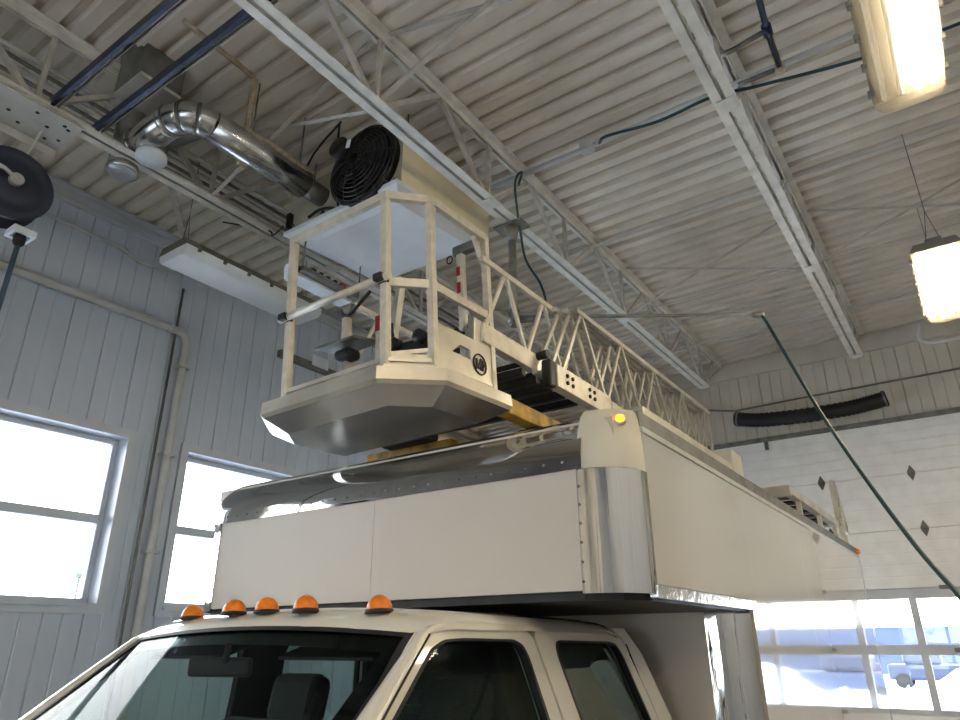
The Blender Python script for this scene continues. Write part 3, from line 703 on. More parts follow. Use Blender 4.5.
# polished upper corners + white caps
for s, xs, lb in ((-1, BX0, 'left'), (1, BX1, 'right')):
    pr = cornerpts(xs, BY0, s, CR)
    rows = [[(p[0], p[1], z) for p in pr] for z in (ZU+.01, ZU+.15, ZU+.3, ZL-.02)]
    rows = [[(xs-s*(CR+.006), BY0-.004, r[0][2])]+r+[(xs+s*.002, BY0+CR+.012, r[0][2])] for r in rows]
    g = MB().grid(rows); o = g.build('corner_trim', 'steelcorner', tr); o['label'] = 'polished steel corner trim'
    if s == -1: continue
    # cap: corner profile shrinking towards a dome
    rows = []
    for k in range(9):
        t = k/8*math.pi/2; ins = CR*.5*(1-math.cos(t)); z = ZL-.02+(ZT+.02-ZL)*math.sin(t)
        pr2 = cornerpts(xs-s*ins*.18, BY0-.004+ins, s, CR-ins*.3 if k else CR)
        rows.append([(p[0], p[1], z) for p in pr2]+[(xs-s*ins*.18, BY0+CR+.14, z)])
    cp_ = MB().grid(rows)
    top = rows[-1]; cp_._add(top+[(top[0][0], BY0+CR+.14, top[0][2])], [tuple(range(len(top)+1))])
    cpo = cp_.build('corner_cap', 'capwhite', tr)
    if s == 1:
        lp = at(620, 419, 1, BY0+.09); nrm = Vector((.35, -.9, .35)).normalized()
        MB().lathe(lp, nrm, [(.024, -.012), (.024, .004), (.019, .006)], 16).build('lamp_bezel', 'capwhite', cpo)
        MB().lathe(lp, nrm, [(.018, 0), (.018, .008), (.012, .016), (.002, .019)], 16).build('marker_lamp', 'amberlit', cpo)
# bullnose along the front top edge
rows = []
for xx in [BX0+.004, BX0+.012, BX0+.03, BX0+.06, BX0+.10, BX0+.145]+[BX0+CR+(BX1-CR*.9-BX0-CR)*k/24 for k in range(25)]:
    dx = min(xx-BX0, CR); yo = CR-math.sqrt(max(0, CR*CR-(CR-dx)**2)); sc_ = 1-.25*yo/CR
    r = [(xx, BY0-.006+yo, ZL-.02), (xx, BY0-.006+yo, ZL+.03)]
    for k in range(1, 11):
        a = k/10*math.pi/2; r.append((xx, BY0-.006+yo+.22*(1-math.cos(a)), ZL+.03+(ZT-ZL-.03)*math.sin(a)*sc_))
    r.append((xx, BY0+.5, ZT-(1-sc_)*(ZT-ZL-.03))); rows.append(r)
bn = MB().grid(rows).build('bullnose_trim', 'steel', tr); bn['label'] = 'polished rounded trim along the box top front edge'
# left end piece of the bullnose already closed by cap; rivets as one stuff part
rv = MB()
for k in range(26):
    xx = BX0+CR+.05+k*.082
    rv.lathe((xx, BY0-.006, ZL+.012), (0, -1, 0), [(.006, 0), (.005, .003), (.001, .004)], 6)
for s in (-1, 1):
    for k in range(7): rv.lathe(((BX1-CR-.0) if s == 1 else (BX0+CR+.0), BY0-.004, ZU+.05+k*.068), (0, -1, 0), [(.006, 0), (.005, .003), (.001, .004)], 6)
o = rv.build('rivets', 'galvdull', tr); o['kind'] = 'stuff'
# roof
rf = MB().b2((BX0+.05, BY0+.3, ZT-.05), (BX1-.05, BY1, ZT-.005)); rf.build('box_roof', 'alusheet', tr)
# sides
for s, xs in ((-1, BX0), (1, BX1)):
    sy = [2.505, 3.75, 5.15, 6.55, BY1-.02]
    for k in range(4):
        z0 = ZU+.045 if k == 0 else .98
        a, b = sy[k], sy[k+1]
        MB().b2((xs-s*.05, a+.0005, z0), (xs, b-.0005, 2.665), .0006).build('side_panel', 'boxside', tr)
    MB().b2((xs-s*.05, 2.50, 2.668), (xs+s*.006, BY1, 2.692), .003).build('top_rail', 'platewhite', tr)
    MB().b2((xs-s*.05, 2.50, 2.692), (xs-s*.004, BY1, ZT), .004).build('roof_edge', 'galvdull', tr)
    lipo = MB().b2((xs-s*.03, 2.50, ZU-.004), (xs+s*.007, 3.80, ZU+.043), .003).build('lower_lip', 'steelbright', tr)
    pr = cornerpts(xs, 3.57, s, CR)
    rows = [[(p[0], p[1], z) for p in pr] for z in (.98, 1.4, 1.8, ZU-.02)]
    o = MB().grid(rows).build('corner_trim', 'steelcorner', tr); o['label'] = 'polished steel lower corner trim'
    MB().b2((xs-s*.03, BY1-.03, .95), (xs+s*.004, BY1+.01, ZT), .004).build('rear_post', 'steelbright', tr)
    MB().b2((xs-s*.04, 3.6, .90), (xs+s*.006, BY1, .98), .004).build('skirt_rail', 'steelbright', tr)
# raised side rail on the roof edge and rear post bracket
MB().b2((-1.10, 2.62, ZT), (-1.01, 4.05, ZT+.055), .004).build('roof_rail', 'alu', tr)
MB().b2((-1.14, 3.86, ZT), (-1.00, 4.02, ZT+.14), .01).build('roof_bracket', 'capwhite', tr)
MB().b2((-1.03, 4.02, ZT-.05), (-1.005, 4.06, ZT+.14), .004).build('roof_bracket_post', 'alupost', tr)
# underside, lower front wall
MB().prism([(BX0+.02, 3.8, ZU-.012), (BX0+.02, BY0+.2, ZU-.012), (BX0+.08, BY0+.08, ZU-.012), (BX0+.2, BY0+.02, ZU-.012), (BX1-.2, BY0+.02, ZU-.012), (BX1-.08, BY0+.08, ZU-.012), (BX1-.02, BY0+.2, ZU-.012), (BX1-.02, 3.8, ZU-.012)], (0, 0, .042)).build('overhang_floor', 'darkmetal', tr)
MB().b2((BX0+CR, 3.57, .98), (BX1-CR, 3.62, ZU-.01)).build('lower_front_panel', 'boxpanel', tr)
# rear wall
MB().b2((BX0+.03, BY1-.03, .98), (BX1-.03, BY1, ZT-.02)).build('rear_panel', 'boxpanel', tr)
# rear corner marker
rm = at(853, 549, 0, BX1+.01)
MB().box((BX1+.012, BY1-.06, ZT-.035), (.03, .07, .045), None, .008).build('rear_marker_lamp', 'amber', tr)

# --- rear roof platform and bracket (right rear)
rp = MB(); rp.b2((-1.62, 5.55, 2.92), (-1.06, 5.60, 3.0)); rp.b2((-1.62, 5.6, 2.94), (-1.56, 7.6, 3.0)); rp.b2((-1.12, 5.6, 2.94), (-1.06, 7.6, 3.0)); rp.b2((-1.56, 7.5, 2.94), (-1.12, 7.55, 3.0))
plat = rp.build('roof_platform', 'alu', tr)
for k in range(7): MB().b2((-1.56, 5.75+.26*k, 2.945), (-1.12, 5.87+.26*k, 2.965)).build('platform_slat', 'darkmetal', plat)
for yy in (5.9, 6.7, 7.45): MB().b2((-1.10, yy, ZT-.005), (-1.065, yy+.035, 2.945)).build('platform_leg', 'alupost', plat)
tb_ = MB(); q = Vector((-1.08, 7.60, 2.98))
pA, pB, pC, pD = Vector((-1.06, 7.62, 3.02)), Vector((-1.06, 7.62, 3.36)), Vector((-1.06, 7.74, 3.36)), Vector((-1.06, 7.98, 2.96))
for a, b in ((pA, pB), (pB, pC), (pC, pD), (pA, pD)): tb_.bar(a, b, .10, .035, up=(1, 0, 0))
tb_.build('roof_bracket', 'alu', tr)
MB().b2((-1.07, 7.64, ZT-.005), (-1.03, 7.68, 3.03)).build('bracket_leg', 'alupost', tr)
MB().b2((-1.07, 7.80, ZT-.005), (-1.04, 7.83, 3.2)).build('bracket_leg', 'alupost', tr)

# --- chassis and wheels
for s in (-1, 1): MB().b2((TXC+s*.42, -.6, .62), (TXC+s*.35, 7.7, .82)).build('frame_rail', 'black', tr)
def wheel(x, y, s):
    w0 = MB().lathe((x, y, .42), (s, 0, 0), [(.24, -.12), (.38, -.12), (.415, -.09), (.42, 0), (.415, .09), (.38, .12), (.24, .12)], 28).build('tyre', 'tyre', tr)
    MB().lathe((x, y, .42), (s, 0, 0), [(.245, -.11), (.245, .09), (.2, .05), (.08, .03), (.07, .10), (.01, .10)], 24).build('rim', 'steelbright', w0)
for s in (-1, 1):
    wheel(TXC+s*.88, .05, s); wheel(TXC+s*.95, 5.9, s); wheel(TXC+s*.68, 5.9, s)

# --- cab
def shw(z):                     # half width of the cab side at height z
    return .96-.30*(z-1.35) if z > 1.35 else .96+.02*math.sin((1.35-z)*3)
def sidef(s, inset=0.0):
    return lambda a, b, t: (TXC+s*(shw(b)-inset-t), a, b)
FDO = [(.93, .78), (.93, 1.30), (1.60, 1.93), (1.70, 1.965), (1.86, 1.972), (2.20, 1.968), (2.28, 1.93), (2.325, 1.67), (2.355, 1.30), (2.355, .78)]
FDW = [(1.01, 1.34), (1.48, 1.72), (1.69, 1.89), (1.76, 1.915), (1.86, 1.92), (2.15, 1.917), (2.20, 1.90), (2.22, 1.86), (2.245, 1.67), (2.27, 1.34)]
RDO = [(2.37, .78), (2.37, 1.30), (2.34, 1.67), (2.297, 1.93), (2.33, 1.966), (2.95, 1.955), (3.04, 1.91), (3.12, 1.66), (3.20, 1.30), (3.05, .95), (2.95, .78)]
RDW = [(2.50, 1.36), (2.455, 1.65), (2.42, 1.86), (2.43, 1.905), (2.46, 1.915), (2.90, 1.91), (2.955, 1.90), (2.985, 1.86), (3.05, 1.63), (3.12, 1.36)]
KY = lambda L: [(a*1.03, b) for a, b in L]
FDO, FDW, RDO, RDW = KY(FDO), KY(FDW), KY(RDO), KY(RDW)
FDO[1] = (.985, 1.29); FDO[2] = (1.685, 1.90); FDO[3] = (1.76, 1.955)
for s, sd in ((1, 'driver'), (-1, 'passenger')):
    for nm, O, W_ in (('front_door', FDO, FDW), ('rear_door', RDO, RDW)):
        d = holed(rounded(O, .03, 3), [rounded(W_, .02, 3)], .045, sidef(s)).build(nm, 'cabwhite', tr)
        holed(rounded(O, .03, 3), [rounded(W_, .02, 3)], .03, sidef(s, .047)).build('door_lining', 'interior', d)
        big = rounded(W_, .02, 3); cen = Vector((sum(p[0] for p in W_)/len(W_), sum(p[1] for p in W_)/len(W_)))
        small = [tuple(cen+(Vector(p)-cen)*.955) for p in big]
        holed(big, [small], .03, sidef(s, -.002)).build('window_seal', 'black', d)
        gm = MB(); gp = [sidef(s, .018)(p[0], p[1], 0) for p in big]; gp2 = [sidef(s, .022)(p[0], p[1], 0) for p in big]
        n = len(gp); gm._add(gp+gp2, [tuple(range(n)), tuple(range(2*n-1, n-1, -1))]); gm.build('side_glass', 'cabglass', d)
        if nm == 'front_door':
            MB().b2((TXC+s*(shw(1.2)-.01), 2.12, 1.17), (TXC+s*(shw(1.2)+.035), 2.30, 1.21), .012).build('door_handle', 'black', d)
        else:
            MB().b2((TXC+s*(shw(1.2)-.01), 2.45, 1.17), (TXC+s*(shw(1.2)+.035), 2.63, 1.21), .012).build('door_handle', 'black', d)
    # rear quarter of the cab
    rq = [(2.965, .78), (3.065, .95), (3.21, 1.30), (3.13, 1.66), (3.05, 1.92), (2.96, 1.968), (3.10, 1.968), (3.20, 1.86), (3.285, 1.6), (3.36, 1.2), (3.36, .78)]
    holed(KY(rq), [], .04, sidef(s, .002)).build('cab_corner', 'cabwhite', tr)
    # lining between the doors so that the cab is dark inside
    holed([(2.24, .9), (2.22, 1.9), (2.45, 1.9), (2.52, .9)], [], .02, sidef(s, .08)).build('pillar_lining', 'interior', tr)

def ws(u, v):                   # windshield surface
    hw = .84-.10*v; y = .88+(1.69-.88)*v+.04*u*u-.02*math.sin(math.pi*v); z = 1.27+(1.955-1.27)*v-.03*u*u
    return Vector((TXC+hw*u, y, z))
wsn = Vector((0, -.64, .77))
MB().grid([[ws(-1+2*i/24, j/10) for i in range(25)] for j in range(11)]).build('windshield', 'cabglass', tr)
fr_ = MB()
for (u0, u1, v0, v1) in ((-1, 1, .93, 1.0), (-1, 1, 0, .06), (-1, -.93, 0, 1), (.90, 1, 0, 1)):
    fr_.grid([[ws(u0+(u1-u0)*i/16, v0+(v1-v0)*j/8)-wsn*.004 for i in range(17)] for j in range(9)])
fr_.build('windshield_border', 'blackgloss', tr)
fr_ = MB()
for (u0, u1, v0, v1) in ((-1, 1, .988, 1.008), (-1.008, -.993, 0, 1.0), (.993, 1.008, 0, 1.0)):
    fr_.grid([[ws(u0+(u1-u0)*i/16, v0+(v1-v0)*j/8)+wsn*.005 for i in range(17)] for j in range(9)])
fr_.build('windshield_seal', 'black', tr)
# A pillars: between windshield edge and door
for s in (-1, 1):
    rows = []
    for j in range(13):
        v = j/12; e = ws(s*1.0, v); zz = 1.30+(1.955-1.30)*v
        dpt = Vector((TXC+s*(shw(e.z)+.001), e.y+.012, e.z+.004))
        mid_ = (e+dpt)/2+Vector((s*.012, -.014, .010)); m1 = e.lerp(mid_, .5)+Vector((s*.002, -.005, .004)); m2 = mid_.lerp(dpt, .5)+Vector((s*.008, -.003, .002))
        rows.append([e, m1, mid_, m2, dpt])
    rows_in = [[Vector(p)+Vector((-s*.012, .035, -.02)) for p in r] for r in rows]
    MB().grid(rows).build('windshield_pillar', 'cabwhite', tr)
    MB().grid(rows_in).build('pillar_lining', 'interior', tr)
    drp = MB().tube([Vector(r[4])+Vector((s*.0, .004, .0)) for r in rows], .004, 6).build('drip_seal', 'black', tr)
# roof
XS = [-1, -.975, -.93, -.84, -.66, -.36, 0, .36, .66, .84, .93, .975, 1]; ZZ = [0, .028, .05, .062, .072, .079, .082, .079, .072, .062, .05, .028, 0]
def roofrow(y, dz=0, k=1.0, bow=0.0):
    return [(TXC+x_*.79, y+bow*x_*x_, 1.945+zz*k+dz) for x_, zz in zip(XS, ZZ)]
def rfront(yb, dz):             # rows near the windshield follow its bow
    r = []
    for x_, zz in zip(XS, ZZ):
        u = x_*.79/.74; yy = 1.69+.04*min(u*u, 1.15)+yb; z_ws = 1.955-.03*u*u+.004
        zr = 1.945+zz
        f_ = min(1, max(0, dz)); r.append((TXC+x_*.79, yy, z_ws*(1-f_)+zr*f_))
    return r
rows = [rfront(.0, 0), rfront(.012, .3), rfront(.045, .62), rfront(.09, .85), rfront(.16, 1.0), roofrow(2.2, .0), roofrow(2.7, -.002), roofrow(2.98, -.008), roofrow(3.08, -.02), roofrow(3.14, -.06, .9), roofrow(3.20, -.14, .8)]
MB().grid(rows).build('cab_roof', 'cabwhite', tr)
rows2 = [[(TXC+(p[0]-TXC)*.93, p[1]+.01, p[2]-.035) for p in r] for r in rows]
MB().grid(rows2).build('headliner', 'interior', tr)
# rear wall of cab, floor, dashboard
MB().b2((TXC-.92, 3.30, .78), (TXC+.92, 3.34, 1.35)).build('cab_rear_wall', 'cabwhite', tr)
rw_ = MB(); rw_.grid([[(TXC-.80, 3.15, 1.90), (TXC+.80, 3.15, 1.90)], [(TXC-.95, 3.31, 1.3), (TXC+.95, 3.31, 1.3)]], False); rw_.build('rear_lining', 'interior', tr)
MB().b2((TXC-.9, .9, .72), (TXC+.9, 3.3, .80)).build('cab_floor', 'interior', tr)
MB().b2((TXC-.88, .88, .95), (TXC+.88, 1.22, 1.26), .06).build('dashboard', 'interior', tr)
stw = MB().tube([(TXC+.45+.19*math.cos(a), 1.38+.07*math.sin(a), 1.22+.175*math.sin(a)) for a in [2*math.pi*k/28 for k in range(29)]], .015, 8, caps=False)
stw.tube([(TXC+.45, 1.38, 1.22), (TXC+.45, 1.2, 1.12)], .03, 8); stw.bar((TXC+.27, 1.38, 1.22), (TXC+.63, 1.38, 1.22), .03, .05); stw.build('steering_wheel', 'black', tr)
for sx, yy in ((.42, 2.02), (-.42, 2.02), (.42, 2.95), (-.42, 2.95)):
    st = MB().b2((TXC+sx-.26, yy-.45, .98), (TXC+sx+.26, yy+.05, 1.12), .05).build('seat_cushion', 'seat', tr)
    Rt = Matrix.Rotation(math.radians(-12), 3, 'X')
    MB().box((TXC+sx, yy+.08, 1.34), (.50, .13, .56), Rt, .05).build('seat_back', 'seat', st)
    if yy < 2.5:
        MB().box((TXC+sx+.12, yy+.20, 1.69), (.30, .10, .20), Rt, .045).build('headrest', 'seat', st)
        for q in (-.06, .06): MB().tube([(TXC+sx+.12+q, yy+.14, 1.55), (TXC+sx+.12+q, yy+.18, 1.62)], .008, 6).build('headrest_stem', 'steelbright', st)
    else:
        MB().box((TXC+sx, yy+.16, 1.63), (.24, .09, .10), Rt, .04).build('headrest', 'seat', st)
mr = MB().box((TXC-.09, 1.66, 1.83), (.25, .03, .065), Matrix.Rotation(math.radians(20), 3, 'Z'), .012); mr.tube([(TXC, 1.62, 1.90), (TXC-.05, 1.65, 1.85)], .012, 6); mr.build('rearview_mirror', 'black', tr)
for s in (-1, 1): MB().box((TXC+s*.38, 1.80, 1.89), (.44, .20, .015), Matrix.Rotation(math.radians(18), 3, 'X'), .006).build('sun_visor', 'interior', tr)
# clearance lamps
for px_, py_, k in ((189, 624, 0), (231, 618, 1), (264, 615, 2), (303, 614, 3), (377, 615, 4)):
    xl = (-2.70, -2.365, -2.19, -1.965, -1.66)[k]
    p = at(px_, py_, 0, xl); u = (xl-TXC)/.79
    import bisect
    i = max(1, bisect.bisect(XS, u)); f_ = (u-XS[i-1])/(XS[i]-XS[i-1]); zr = 1.945+ZZ[i-1]*(1-f_)+ZZ[i]*f_
    base = Vector((xl, p.y, zr-.008))
    n_ = MB(); rows = []
    for q in range(9):
        b_ = -math.pi/2+math.pi*q/8
        rows.append([base+Vector((.041*math.cos(b_)*math.cos(a), .01+.045*math.sin(b_), .048*math.cos(b_)*max(0, math.sin(a)))) for a in [math.pi*m_/8 for m_ in range(9)]])
    n_.grid(rows)
    cl = n_.build('clearance_lamp', 'amber', tr); 
    MB().lathe(base+Vector((0, .01, -.012)), (0, 0, 1), [(.047, 0), (.047, .012), (.042, .016)], 16).build('lamp_base', 'black', cl)
# cowl, hood, fenders, grille, bumper, mirrors (below the frame)
hd = []
for yy, zz, hw in ((.95, 1.27, .86), (.6, 1.24, .84), (.0, 1.19, .80), (-.5, 1.12, .76), (-.68, 1.05, .74), (-.74, .92, .73)):
    hd.append([(TXC+hw*x_, yy, zz-.05*x_*x_-(.03 if abs(x_) > .9 else 0)) for x_ in (-1, -.9, -.6, -.3, 0, .3, .6, .9, 1)])
MB().grid(hd).build('hood', 'cabwhite', tr)
for s in (-1, 1):
    pf = [(.92, .55), (.92, 1.28), (.5, 1.24), (0, 1.18), (-.5, 1.10), (-.70, .98), (-.72, .60), (-.50, .55)]+[(.05+.48*math.cos(a), .42+.48*math.sin(a)) for a in [math.pi-.28-(math.pi-.56)*k/10 for k in range(11)]]
    holed(pf, [], .06, lambda a, b, t, s=s: (TXC+s*(1.0-t-.10*max(0, -a)), a, b)).build('fender', 'cabwhite', tr)
    MB().tube([(TXC+s*1.0, 1.02, 1.30), (TXC+s*1.22, .95, 1.30)], .016, 8).build('mirror_arm', 'black', tr)
    MB().box((TXC+s*1.30, .93, 1.40), (.18, .10, .30), None, .04).build('side_mirror', 'black', tr)
    MB().lathe((TXC+s*.60, -.72, .88), (0, -1, 0), [(.12, 0), (.12, .03), (.06, .05), (.005, .055)], 20).build('headlamp', 'lenswhite', tr)
gr = MB()
for k in range(5): gr.b2((TXC-.42, -.78, .70+.065*k), (TXC+.42, -.73, .735+.065*k), .006)
gr.b2((TXC-.44, -.755, .68), (TXC+.44, -.73, 1.0)); gr.build('grille', 'steelbright', tr)
MB().b2((TXC-1.0, -.98, .46), (TXC+1.0, -.80, .68), .04).build('bumper', 'steelbright', tr)

# --- aerial ladder
LX = -2.19
def section(hw, y0, y1, zb, zt, per, first, beam, mt):
    for s in (-1, 1):
        x_ = LX+s*hw
        rl_ = MB(); rl_.b2((x_-.016, y0, zb), (x_+.016, y1, zb+beam), .003); rl_.b2((x_-.014, y0+(.24 if first else 0), zt-.032), (x_+.014, y1, zt), .003)
        ro = rl_.build('ladder_rail', mt, tr)
        n = int((y1-y0)/per)
        for k in range(n+1):
            b = y0+.02+k*per
            if b+per/2 < y1: MB().bar((x_, b+.012, zb+beam), (x_, b+per/2-.012, zt-.03), .016, .022).build('web_bar', mt, ro)
            if b+per < y1: MB().bar((x_, b+per-.012, zb+beam), (x_, b+per/2+.012, zt-.03), .016, .022).build('web_bar', mt, ro)
        MB().bar((x_, y1-.02, zb+.02), (x_, y1-.08, zt-.01), .02, .03).build('end_post', mt, ro)
    k = 0; y_ = y0+.12
    while y_ < y1:
        MB().tube([(LX-hw, y_, zb+.05), (LX+hw, y_, zb+.05)], .016, 8).build('rung', 'ladder' if y_ > 3.4 else 'darkmetal', tr); y_ += .34
section(.57, 3.05, 5.70, 3.19, 3.72, .56, True, .055, 'ladder')
section(.53, 2.99, 5.66, 3.20, 3.71, .56, True, .05, 'ladder')
section(.49, 2.93, 5.62, 3.21, 3.70, .56, True, .05, 'ladder')
section(.45, 2.50, 5.60, 3.25, 3.73, .40, False, .10, 'alupost')
# lower box beams under the base section with bolts
for s in (-1, 1):
    x_ = LX+s*.575
    bo = MB().b2((x_-.03, 2.97, 3.13), (x_+.03, 3.62, 3.255), .004).build('ladder_beam', 'alupost', tr)
    for yy in (3.07, 3.13, 3.33, 3.39):
        for zz in (3.175, 3.215):
            MB().lathe((x_+s*.03, yy, zz), (s, 0, 0), [(.012, 0), (.012, .008), (.008, .01)], 8).build('bolt', 'darkmetal', bo)
    MB().b2((x_-.035, 2.91, 3.12), (x_+.02, 2.972, 3.27), .01).build('end_bracket', 'darkmetal', bo)
    MB().lathe((x_-.015, 2.90, 3.29), (s, 0, 0), [(.024, -.03), (.024, .03)], 12).build('roller', 'darkmetal', bo)
    MB().b2((x_-.04, 3.62, 3.0), (x_+.035, 3.80, 3.22), .006).build('support_block', 'capwhite', tr)
    MB().b2((x_-.05, 3.64, ZT-.01), (x_+.03, 3.78, 3.02), .006).build('support_leg', 'capwhite', tr)
for yy in (2.72, 2.86, 2.99, 3.13, 3.27): MB().b2((LX-.55, yy-.02, 3.12), (LX+.55, yy+.02, 3.16), .004).build('cross_member', 'darkmetal', tr)
# turntable under the ladder
MB().lathe((LX, 5.0, ZT-.01), (0, 0, 1), [(.5, 0), (.5, .12), (.42, .14), (.38, .32)], 28).build('turntable', 'galvdull', tr)
# yellow cradle
yb = MB().b2((-2.92, 2.97, 2.90), (-2.28, 3.05, 2.97), .006).build('cradle_beam', 'yellow', tr)
MB().b2((-1.73, 2.60, 2.90), (-1.65, 3.12, 2.98), .006).build('cradle_beam', 'yellow', tr)
MB().b2((-2.72, 2.86, 2.955), (-2.35, 2.96, 3.01), .02).build('cradle_pad', 'black', tr)
for xx in (-2.9, -2.32): MB().b2((xx-.03, 2.98, ZT-.01), (xx+.03, 3.04, 2.91)).build('cradle_leg', 'whitepaint', tr)
MB().b2((-1.72, 3.05, ZT-.01), (-1.66, 3.11, 2.91)).build('cradle_leg', 'darkmetal', tr)
MB().b2((-1.78, 2.85, 2.80), (-1.62, 3.0, 2.90), .02).build('cradle_foot', 'black', tr)
wr = MB(); wr.tube([(-3.2, 3.3, 2.99), (-3.2, 6.6, 2.99)], .02, 8); wr.tube([(-3.2, 3.3, 2.99), (-2.3, 3.3, 2.99)], .02, 8)
for yy in (3.3, 4.4, 5.5, 6.6): wr.tube([(-3.2, yy, ZT-.01), (-3.2, yy, 2.99)], .018, 8)
wr.tube([(-2.3, 3.3, ZT-.01), (-2.3, 3.3, 2.99)], .018, 8)
wr.build('roof_handrail', 'whitepaint', tr)

# --- basket
BC = LX; RZ = 3.83
TILT = Matrix.Translation((BC, 1.986, 2.998)) @ (Matrix.Rotation(math.radians(2.2), 4, 'X') @ Matrix.Rotation(math.radians(-1.6), 4, 'Y')) @ Matrix.Translation((-BC, -1.986, -2.998))
MB.xf = TILT
oct_ = lambda o: [(-.313-o*.42, 1.986-o), (.313+o*.42, 1.986-o), (.449+o, 2.142-o*.42), (.453+o, 2.589), (-.453-o, 2.589), (-.449-o, 2.142-o*.42)]
def ring(o, z, back=0.0): return [(BC+a, b+(back if i in (3, 4) else 0), z) for i, (a, b) in enumerate(oct_(o))]
prof = [(-.02, 2.93), (-.005, 3.018), (.014, 3.018), (.014, 2.999), (.003, 2.996), (.003, 2.984), (.026, 2.982), (.026, 2.968), (.04, 2.965), (.10, 2.942), (.105, 2.885), (.09, 2.87)]
ap = MB(); ap.grid([ring(o, z) for o, z in prof], False, True)
bs = ap.build('basket_apron', 'alu', tr); bs['label'] = 'flared aluminium skirt around the basket floor'
bot = MB(); r1 = ring(.09, 2.87); r2 = ring(-.02, 2.81, -.10); bot.grid([r1, r2], False, True); bot._add(r2, [(0, 1, 2, 3, 4, 5)])
r3 = ring(-.02, 2.93); bot._add(r3, [(0, 1, 2, 3, 4, 5)])
bot.build('basket_floor', 'alusheet', bs)
cor = oct_(0.0); P3 = lambda i, z, o=0.0: Vector((BC+oct_(o)[i][0], oct_(o)[i][1], z))
bk = MB()
rail = [P3(i, RZ) for i in (0, 1, 2, 3)]
for a, b in zip(rail[:-1], rail[1:]): bk.bar(a, b, .03, .04)
for i in range(4): bk.box(P3(i, RZ), (.036, .036, .04), None, .005)
hr_ = bk.build('basket_rail', 'alupost', tr)
for i in range(4):
    p0, p1 = P3(i, 2.95), P3(i, RZ-.02)
    MB().bar(p0, p1, .034, .034, up=(0, 1, 0)).build('post', 'alupost', hr_)
MB().bar(P3(2, RZ-.03)+Vector((0, .03, 0)), P3(2, RZ-.10), .02, .02).build('gusset', 'alupost', hr_)
MB().bar(P3(3, RZ-.03)+Vector((0, -.10, 0)), P3(3, RZ-.20), .02, .02).build('gusset', 'alupost', hr_)
zm = 3.38
for a, b in ((1, 2), (2, 3)): MB().bar(P3(a, zm), P3(b, zm), .02, .042).build('mid_rail', 'alupost', hr_)
gb = MB().tube([P3(0, 3.385)+Vector((-.04, -.03, 0)), P3(1, 3.385)+Vector((.05, -.03, 0))], .018, 10).build('gate_bar', 'alupost', hr_)
for i in (0, 1): MB().box(P3(i, 3.385)+Vector((0, -.03, 0)), (.05, .06, .035), None, .006).build('gate_latch', 'darkmetal', hr_)
MB().box(P3(0, 3.66)+Vector((-.035, -.005, 0)), (.03, .025, .085), None, .005).build('tag_plate', 'whitecap', hr_)
# side panel with emblem
sp2 = MB(); sx_ = BC+.465
pts = [(sx_-.012, 2.08, 2.95), (sx_+.006, 2.50, 2.95), (sx_+.006, 2.50, 3.19), (sx_-.012, 2.20, 3.19), (sx_-.016, 2.08, 3.10)]
sp2 = holed([(2.14, 2.98), (2.60, 2.98), (2.60, 3.20), (2.26, 3.20), (2.14, 3.19)], [[(2.26, 3.09), (2.40, 3.09), (2.40, 3.14), (2.32, 3.14)]], .012, lambda a, b, t: (BC+.452-t+.012, a, b))
spn = sp2.build('side_plate', 'alu', tr)
em = Vector((BC+.464, 2.47, 3.085)); e_ = MB()
e_.tube([(em.x+.004, em.y+.05*math.cos(a), em.z+.05*math.sin(a)) for a in [2*math.pi*k/32 for k in range(33)]], .004, 6, caps=False)
for a, b in (((-.035, -.035), (-.035, .03)), ((-.035, .03), (-.012, -.03)), ((-.012, -.03), (.008, .035)), ((.008, .035), (.008, -.035)), ((.024, .03), (.024, -.035)), ((.024, .03), (.042, .0)), ((.042, .0), (.028, -.012))):
    e_.bar((em.x+.004, em.y+a[0]*.8, em.z+a[1]*.8), (em.x+.004, em.y+b[0]*.8, em.z+b[1]*.8), .008, .006, up=(1, 0, 0))
e_.build('emblem', 'darkmetal', spn)
fpl = holed([(-.42, 2.95), (.42, 2.95), (.42, 3.03), (-.42, 3.03)], [], .02, lambda a, b, t: (BC+a, 2.58-t, b)).build('rear_plate', 'alu', tr)
# chamfer plate with slot at front right
chp = holed([(0, 3.005), (.20, 3.005), (.20, 3.075), (.0, 3.045)], [[(.10, 3.04), (.19, 3.04), (.19, 3.055)]], .01, lambda a, b, t: (BC+.315+a*.65, 1.99+a*.75+t, b)).build('corner_plate', 'alupost', tr)
# control pedestal, poles, hydraulic parts in the basket
pA = Vector((at(349, 360, 1, 2.5).x, 2.5, 2.93)); 
PT = at(347, 319, 1, 2.5).z-2.95
pd = MB().bar(pA, pA+Vector((0, 0, PT)), .04, .04, up=(0, 1, 0)).build('pedestal_post', 'alupost', tr)
tp = MB(); tz = at(360, 350, 1, 2.5).z-.03; tp._add([pA+Vector(v) for v in ((-.08, -.16, tz-2.90), (.20, -.14, tz-2.90), (.20, .06, tz-2.87), (-.08, .06, tz-2.87), (-.08, -.16, tz-2.915), (.20, -.14, tz-2.915), (.20, .06, tz-2.885), (-.08, .06, tz-2.885))], [(0, 1, 2, 3), (7, 6, 5, 4), (0, 4, 5, 1), (1, 5, 6, 2), (2, 6, 7, 3), (3, 7, 4, 0)])
tp.build('control_tray', 'galvdull', pd)
MB().box(pA+Vector((.05, -.04, tz-2.90-.05)), (.12, .10, .06), None, .02).build('tray_bracket', 'darkmetal', pd)
for q, (dx, dy) in enumerate(((-.03, .0), (.03, .0))):
    MB().bar(pA+Vector((dx, dy, PT)), pA+Vector((dx*2, dy, PT+.07)), .02, .03).build('bracket_ear', 'galvdull', pd)
